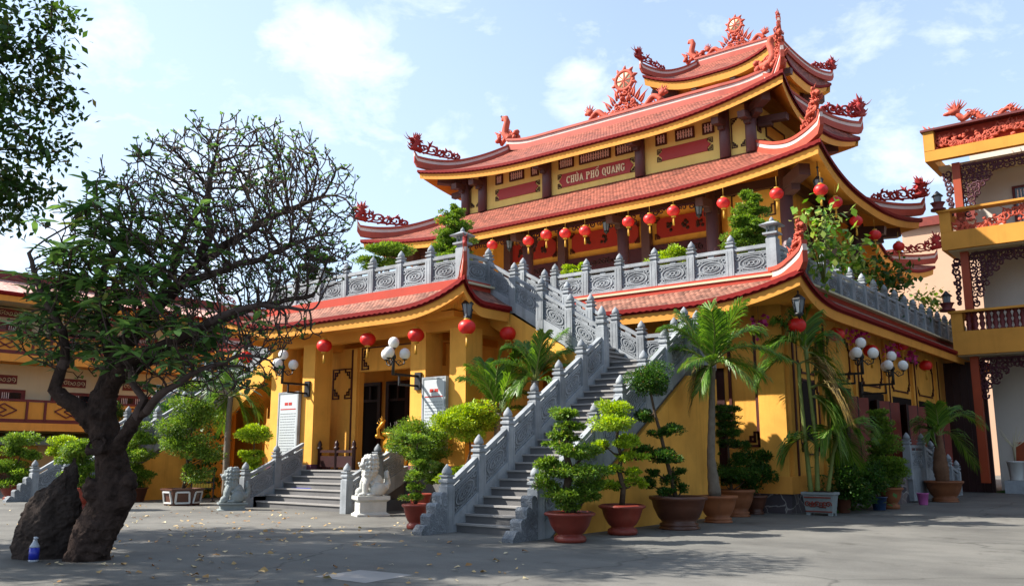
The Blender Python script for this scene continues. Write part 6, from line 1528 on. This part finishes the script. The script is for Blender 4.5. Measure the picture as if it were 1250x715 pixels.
# tips fork into stubby upturned twigs
lv=Leaves(); buds=MB()
for t in tips:
    p=np.array(nd[t]); d=p-np.array(nd[pr[t]]) if pr[t]>=0 else np.array([0,0,.1]); d=d/max(1e-6,np.linalg.norm(d))
    for k in range(3):
        e=p+(d*.6+rng.normal(size=3)*.45+np.array([0,0,.45]))*.12; mb.tube([p,(p+e)/2+rng.normal(size=3)*.008,e],[.008,.0075,.0085],4)
        v=Vector(e)-CAM; w=v.dot(FW); px=CX+F*v.dot(RT)/w; py=CY-F*v.dot(UV_)/w
        q=1/(1+math.exp((px-178)/34))*(1/(1+math.exp((240-py)/20))); q=max(q,.7*(py>390)*(px<265)); 
        if rng.random()<q*.28:
            n=int(rng.integers(5,10)); a=rng.uniform(0,6.28,n); D=np.stack([np.cos(a),np.sin(a),rng.uniform(-.45,.5,n)],1)
            L=rng.uniform(.2,.42,n); lv.add(np.repeat(e[None],n,0)+rng.normal(size=(n,3))*.012,D,np.tile([0,0,1.],(n,1))+rng.normal(size=(n,3))*.25,L,L*.13)
        elif rng.random()<.5:
            n=4; a=rng.uniform(0,6.28,n); D=np.stack([np.cos(a),np.sin(a),rng.uniform(.2,1.2,n)],1); L=rng.uniform(.03,.07,n); lv.add(np.repeat(e[None],n,0),D,rdir(n),L,L*.3)
big=set(i for i in range(len(mb.v)) if 0)
tk=mb.build('branches',[M['frangtwig'],M['frangbark']],fr)
co=np.empty(len(tk.data.vertices)*3,np.float32); tk.data.vertices.foreach_get('co',co); ns_=np.array([f.normal.length for f in tk.data.polygons])
ar=np.array([f.area for f in tk.data.polygons]); tk.data.polygons.foreach_set('material_index',(ar>.0085).astype(np.int32)); lv.build('foliage',M['lf_frang'],fr,.25,True)
# knots and burls on the trunk
m=MB()
for x,y,w,rx,ry in ((146,602,-.05,15,18),(154,590,-.1,11,12),(102,655,-.1,14,20),(120,645,-.15,15,20),(92,676,0,11,9),(124,672,-.1,12,12),(120,548,-.2,8,8),(136,566,-.1,10,11),(112,600,-.15,12,16),(148,615,-.1,10,10),(110,508,-.05,17,15)):
    m.ell(fpt(x,y,w),(rx*FS,rx*FS*.8,ry*FS),14,10,jit=.22)
m.tube([fpt(x,y,w) for x,y,w,r_ in limbs[0][:9]],[r_*FS*1.02 for x,y,w,r_ in limbs[0][:9]],14)
m.tube([fpt(x,y,w) for x,y,w,r_ in limbs[1][:4]],[r_*FS*1.02 for x,y,w,r_ in limbs[1][:4]],10); m.tube([fpt(x,y,w) for x,y,w,r_ in limbs[2][:4]],[r_*FS*1.02 for x,y,w,r_ in limbs[2][:4]],10); m.tube([fpt(x,y,w) for x,y,w,r_ in limbs[3][:3]],[r_*FS*1.02 for x,y,w,r_ in limbs[3][:3]],10)
m.tube([fpt(120,545,-.36+.1*math.sin(a))+RT*(.12*math.cos(a))+UP*(.12*math.sin(a)) for a in np.linspace(0,2*PI,13)],.035,6)
b=m.build('trunk_burls',M['frangbark'],fr); md=b.modifiers.new('weld','REMESH'); md.mode='VOXEL'; md.voxel_size=.018; md.use_smooth_shade=True
tx=bpy.data.textures.new('bark_lumps','CLOUDS'); tx.noise_scale=.16; dm=b.modifiers.new('lumps','DISPLACE'); dm.texture=tx; dm.strength=.1; dm.texture_coords='GLOBAL'; tx2=bpy.data.textures.new('bark_ridges','CLOUDS'); tx2.noise_scale=.045; dm=b.modifiers.new('ridges','DISPLACE'); dm.texture=tx2; dm.strength=.035; dm.texture_coords='GLOBAL'
# boulder
rp=atZ(52,684); s=scale_at(rp); m=MB(); out=[]
prof=[(-37,2,.9),(-38,30,1.),(-32,60,.95),(-20,80,.85),(0,105,.7),(22,122,.5),(30,112,.35)]
NU=26; rows=[]
def sect(z):  # left and right edge px at height z px
    L_=np.interp(z,[0,35,62,80,98,115,124],[-42,-41,-31,-17,0,16,24]); R_=np.interp(z,[0,30,60,90,115,124],[36,38,35,34,33,27]); return L_,R_
for i in range(26):
    z=125*(1-(1-i/25)**1.6) if i<25 else 124.5; a,b_=sect(z); c=(a+b_)/2; h=(b_-a)/2; row=[]
    for j in range(NU):
        t=2*PI*j/NU; k=.86+.14*abs(math.cos(t)); n_=1+.05*math.sin(z*.11+j*1.7)+.04*math.sin(z*.3+j)
        row.append(Vector(rp)+RT*((c+h*math.cos(t)*k*n_)*s)+FW0*(h*.7*math.sin(t)*s*n_+.42)+UP*(z*s-.02))
    row=[v-RT*.17 for v in row]; rows.append(row+[row[0]])
m.grid(rows,0,True); top=sum((Vector(v) for v in rows[-1][:-1]),Vector())/NU; m.add(rows[-1][:-1]+[top],[(j,(j+1)%NU,NU) for j in range(NU)],0,True)
o=m.build('boulder',M['rock']); tag(o,'tall dark leaning boulder standing beside the frangipani trunk','boulder'); sd=o.modifiers.new('smooth','SUBSURF'); sd.levels=3; sd.render_levels=3
t2=bpy.data.textures.new('rock_lumps','CLOUDS'); t2.noise_scale=.35; t2.noise_depth=4; dm=o.modifiers.new('lumps','DISPLACE'); dm.texture=t2; dm.strength=.2; dm.texture_coords='GLOBAL'; t3=bpy.data.textures.new('rock_grain','CLOUDS'); t3.noise_scale=.08; t3.noise_depth=4; dm=o.modifiers.new('grain','DISPLACE'); dm.texture=t3; dm.strength=.06; dm.texture_coords='GLOBAL'

# ------------------------------------------------------------------ big leafy tree whose crown hangs in at the top left
def big_tree(label,base,h0,cen,rad,natt,leafn,seedp,mat='lf_tree',lsize=.15,extra=()):
    base=Vector(base); o=thing('leafy_tree',label,'tree',base); nd=[];pr=[]; a=np.array(base[:])
    for i in range(int(h0/.4)+1): nd.append(a+np.array([.25*math.sin(i*.35),.2*math.sin(i*.23),i*.4])); pr.append(i-1)
    att=[]
    for c,r,n in [(cen,rad,natt)]+list(extra):
        for _ in range(n):
            v=rdir(1)[0]*rng.random()**.45; att.append(np.array(c)+v*np.array(r))
    nd,pr=grow(att,nd,pr,.4,4.5,.62,80,(0,0,.1))
    mb=MB(); r_,tips=tree_tubes(mb,nd,pr,.014,2.3,None,5,.42); mb.build('trunk_and_limbs',M['bark'],o)
    lv=Leaves(); N_=np.array(nd); thin=[i for i in range(len(nd)) if r_[i]<.045]
    per=max(1,leafn//max(1,len(thin)))
    for i in thin:
        n=per; c=N_[i]; P=c+rng.normal(size=(n,3))*np.array([.2,.2,.15]); D=rdir(n)+np.array([0,0,-.35]); L=lsize*rng.uniform(.6,1.3,n); lv.add(P,D,rdir(n)*.7+np.array([0,0,1.]),L,L*.27)
    lv.build('foliage',M[mat],o); return o
def P_(x,y,dist): d=ray(x,y).normalized(); return np.array((CAM+d*dist)[:])
cA=P_(-60,110,19); 
big_tree('tall leafy tree reaching into the top left corner',(-22.5,2.2,0),5.5,(-21.3,2.6,10.),(5.0,4.4,3.8),900,62000,1,extra=((P_(18,150,17.5),(1.15,1.25,1.7),150),(P_(8,5,18),(1.2,1.3,.75),70),(P_(0,235,17.5),(.75,1.,.8),45)))
big_tree('leafy courtyard tree behind the left edge',(-15.5,-2.5,0),4.5,(-15.2,-2.0,8.2),(4.6,4.2,3.2),420,22000,2)
for i,(x,y,l) in enumerate(((4.5,27.,'unseen tree added to block sky light, at the far right of the court'),(5.,17.,'unseen tree added to block sky light, at the middle of the right side'),(5.5,8.,'unseen tree added to block sky light, nearest the viewer on the right side'))):  # trees out of view, added to hide sky and darken the right flank
    big_tree(l,(x,y,0),3.5,(x,y,8.),(5.,5.,5.2),420,16000,3+i,lsize=.3)
# fallen leaves on the asphalt
lv=Leaves(); n=430
xs=np.concatenate([rng.normal(270,110,n//2),rng.uniform(60,640,n//2)]); ys=np.concatenate([612+abs(rng.normal(0,34,n//2)),rng.uniform(612,712,n//2)])
Pp=np.array([atZ(float(x),float(min(y,714)),.012)[:] for x,y in zip(xs,ys)]); a=rng.uniform(0,6.28,n); D=np.stack([np.cos(a),np.sin(a),rng.uniform(-.05,.25,n)],1); L=rng.uniform(.045,.13,n)
Pp=Pp[(Pp[:,1]<15.6)]; k=len(Pp); lv.add(Pp,D[:k],np.tile([0,0,1.],(k,1))+rng.normal(size=(k,3))*.3,L[:k],L[:k]*rng.uniform(.2,.4,k)); o=lv.build('fallen_leaves',M['litter'],None,.5,True); o['kind']='stuff'
# ------------------------------------------------------------------ asphalt
m,nt,out=newmat('court_asphalt'); L_=nt.links.new
p=N(nt,'ShaderNodeBsdfPrincipled'); p.inputs['Roughness'].default_value=.85; p.inputs['Specular IOR Level'].default_value=.25
g=N(nt,'ShaderNodeNewGeometry'); n1=N(nt,'ShaderNodeTexNoise',Scale=.35,Detail=8.,Roughness=.62); L_(g.outputs['Position'],n1.inputs['Vector'])
n2=N(nt,'ShaderNodeTexNoise',Scale=45.,Detail=3.,Roughness=.7); L_(g.outputs['Position'],n2.inputs['Vector'])
c=ramp(nt,n1.outputs['Fac'],[(.28,S(84,82,79)),(.5,S(108,106,101)),(.72,S(124,121,115))]); c2=ramp(nt,n2.outputs['Fac'],[(.3,(.72,.72,.72)),(.5,(.95,.95,.95)),(.72,(1.1,1.1,1.08))])
mp=N(nt,'ShaderNodeMapping'); mp.inputs['Scale'].default_value=(.25,1.6,1); mp.inputs['Rotation'].default_value=(0,0,.5); L_(g.outputs['Position'],mp.inputs['Vector'])
n3=N(nt,'ShaderNodeTexNoise',Scale=.8,Detail=6.,Roughness=.7); L_(mp.outputs[0],n3.inputs['Vector']); c3=ramp(nt,n3.outputs['Fac'],[(.3,(.8,.8,.81)),(.6,(1,1,1))])
mx=N(nt,'ShaderNodeMix',data_type='RGBA',blend_type='MULTIPLY'); mx.inputs[0].default_value=1.; L_(c,mx.inputs[6]); L_(c2,mx.inputs[7])
mx2=N(nt,'ShaderNodeMix',data_type='RGBA',blend_type='MULTIPLY'); mx2.inputs[0].default_value=1.; L_(mx.outputs[2],mx2.inputs[6]); L_(c3,mx2.inputs[7]); L_(mx2.outputs[2],p.inputs['Base Color'])
vo=N(nt,'ShaderNodeTexVoronoi',feature='DISTANCE_TO_EDGE',Scale=.32); nd_=N(nt,'ShaderNodeTexNoise',Scale=1.4,Detail=6.); L_(g.outputs['Position'],nd_.inputs['Vector']); va=N(nt,'ShaderNodeMix',data_type='VECTOR'); va.inputs[0].default_value=.35; L_(g.outputs['Position'],va.inputs[4]); L_(nd_.outputs['Color'],va.inputs[5]); L_(va.outputs[1],vo.inputs['Vector'])
ck=ramp(nt,vo.outputs['Distance'],[(0,(.55,.55,.55)),(.006,(1,1,1))]); n4=N(nt,'ShaderNodeTexNoise',Scale=.9,Detail=5.,Roughness=.7); L_(g.outputs['Position'],n4.inputs['Vector']); st=ramp(nt,n4.outputs['Fac'],[(.3,(.62,.61,.6)),(.42,(1,1,1))])
for q in (ck,st):
    mq=N(nt,'ShaderNodeMix',data_type='RGBA',blend_type='MULTIPLY'); mq.inputs[0].default_value=1.; L_(mx2.outputs[2],mq.inputs[6]); L_(q,mq.inputs[7]); mx2=mq
L_(mx2.outputs[2],p.inputs['Base Color'])
b=N(nt,'ShaderNodeBump',Strength=.35,Distance=.01); L_(n2.outputs['Fac'],b.inputs['Height']); L_(b.outputs[0],p.inputs['Normal']); L_(p.outputs[0],out.inputs[0])
GND.data.materials.clear(); GND.data.materials.append(m)
# ------------------------------------------------------------------ sky, sun, camera
SUN=Vector((-1,-.72,1.08)).normalized(); el=math.asin(SUN.z); az=math.atan2(SUN.x,SUN.y)
w=bpy.data.worlds.new('World'); scn.world=w; w.use_nodes=True; nt=w.node_tree; nt.nodes.clear(); L_=nt.links.new
sky=N(nt,'ShaderNodeTexSky'); sky.sky_type='NISHITA'; sky.sun_disc=False; sky.sun_elevation=el; sky.sun_rotation=az; sky.air_density=1.2; sky.dust_density=2.0; sky.ozone_density=1.6; sky.altitude=10
tc=N(nt,'ShaderNodeTexCoord'); mp=N(nt,'ShaderNodeMapping'); mp.inputs['Scale'].default_value=(1,1,1.9); mp.inputs['Location'].default_value=CLOUD_OFF if 'CLOUD_OFF' in globals() else (3.1,1.7,.4); L_(tc.outputs['Generated'],mp.inputs['Vector'])
nA=N(nt,'ShaderNodeTexNoise',Scale=4.2,Detail=9.,Roughness=.6,Distortion=.25); L_(mp.outputs[0],nA.inputs['Vector'])
nB=N(nt,'ShaderNodeTexNoise',Scale=1.6,Detail=5.,Roughness=.55); L_(mp.outputs[0],nB.inputs['Vector'])
prev=None
for (x,y,r,k) in ((425,70,4.6,1.),(350,35,3.4,.8),(470,100,3.2,.8),(700,112,3.4,1.),(745,130,2.6,.7),(548,168,3.,.75),(620,120,2.4,.5),(1090,165,5.5,.8),(1010,90,3.6,.5),(1180,60,4.,.4),(1045,15,2.6,.5),(120,130,8.,.55),(300,230,9.,.6),(20,250,8,.6),(-300,100,20,.8),(1600,200,16,.8)):
    d=ray(x,y).normalized(); dp=N(nt,'ShaderNodeVectorMath',operation='DOT_PRODUCT'); dp.inputs[1].default_value=d; nv=N(nt,'ShaderNodeVectorMath',operation='NORMALIZE'); L_(tc.outputs['Generated'],nv.inputs[0]); L_(nv.outputs[0],dp.inputs[0])
    mr=N(nt,'ShaderNodeMapRange',interpolation_type='SMOOTHSTEP'); mr.inputs['From Min'].default_value=math.cos(math.radians(r*.85)); mr.inputs['From Max'].default_value=1.; mr.inputs['To Max'].default_value=k*.5; L_(dp.outputs['Value'],mr.inputs['Value'])
    if prev is None: prev=mr.outputs[0]
    else:
        mm=N(nt,'ShaderNodeMath',operation='MAXIMUM'); L_(prev,mm.inputs[0]); L_(mr.outputs[0],mm.inputs[1]); prev=mm.outputs[0]
nA.inputs['Scale'].default_value=9.; nA.inputs['Roughness'].default_value=.62
s1=N(nt,'ShaderNodeMath',operation='MULTIPLY_ADD'); s1.inputs[1].default_value=.34; L_(prev,s1.inputs[0]); L_(nA.outputs['Fac'],s1.inputs[2])
cm=ramp(nt,s1.outputs[0],[(.55,(0,0,0)),(.72,(.4,.4,.4)),(.92,(.85,.85,.85))])
cmul=N(nt,'ShaderNodeMath',operation='MULTIPLY'); cmul.inputs[1].default_value=1.; L_(cm,cmul.inputs[0])
# thin haze low down and towards the sun
sp=N(nt,'ShaderNodeSeparateXYZ'); L_(tc.outputs['Generated'],sp.inputs[0])
hz=N(nt,'ShaderNodeMapRange'); hz.inputs['From Min'].default_value=.02; hz.inputs['From Max'].default_value=.5; hz.inputs['To Min'].default_value=.6; hz.inputs['To Max'].default_value=.36; L_(sp.outputs[2],hz.inputs['Value'])
dt=N(nt,'ShaderNodeVectorMath',operation='DOT_PRODUCT'); dt.inputs[1].default_value=(-.97,-.1,.2); L_(tc.outputs['Generated'],dt.inputs[0])
hs=N(nt,'ShaderNodeMapRange'); hs.inputs['From Min'].default_value=.45; hs.inputs['From Max'].default_value=1.; hs.inputs['To Min'].default_value=.0; hs.inputs['To Max'].default_value=.25; L_(dt.outputs['Value'],hs.inputs['Value'])
ad=N(nt,'ShaderNodeMath',operation='ADD',use_clamp=True); L_(hz.outputs[0],ad.inputs[0]); L_(hs.outputs[0],ad.inputs[1])
m1=N(nt,'ShaderNodeMix',data_type='RGBA'); L_(ad.outputs[0],m1.inputs[0]); L_(sky.outputs[0],m1.inputs[6]); m1.inputs[7].default_value=HAZE
m2=N(nt,'ShaderNodeMix',data_type='RGBA'); L_(cmul.outputs[0],m2.inputs[0]); L_(m1.outputs[2],m2.inputs[6]); m2.inputs[7].default_value=CLOUD
bg=N(nt,'ShaderNodeBackground'); bg.inputs['Strength'].default_value=SKY_STR; L_(m2.outputs[2],bg.inputs['Color']); wo=N(nt,'ShaderNodeOutputWorld'); L_(bg.outputs[0],wo.inputs[0])
sl=bpy.data.lights.new('sun','SUN'); sl.energy=SUN_E; sl.angle=math.radians(.53); sl.color=(1,.95,.86); so=bpy.data.objects.new('sun',sl); COL.objects.link(so); so.rotation_euler=SUN.to_track_quat('Z','Y').to_euler(); so.location=(0,0,40)
cam=bpy.data.cameras.new('camera'); cam.lens=36*F/1250; cam.sensor_width=36; cam.clip_end=1500; cam.clip_start=.1
co=bpy.data.objects.new('camera',cam); COL.objects.link(co); co.location=CAM; co.rotation_euler=(PI/2+pitch,0,yaw); scn.camera=co
v=scn.view_settings; v.view_transform='Standard'; v.look='None'; v.gamma=1; v.use_curve_mapping=False; v.exposure=EXPO
scn.cycles.max_bounces=6; scn.cycles.transparent_max_bounces=6
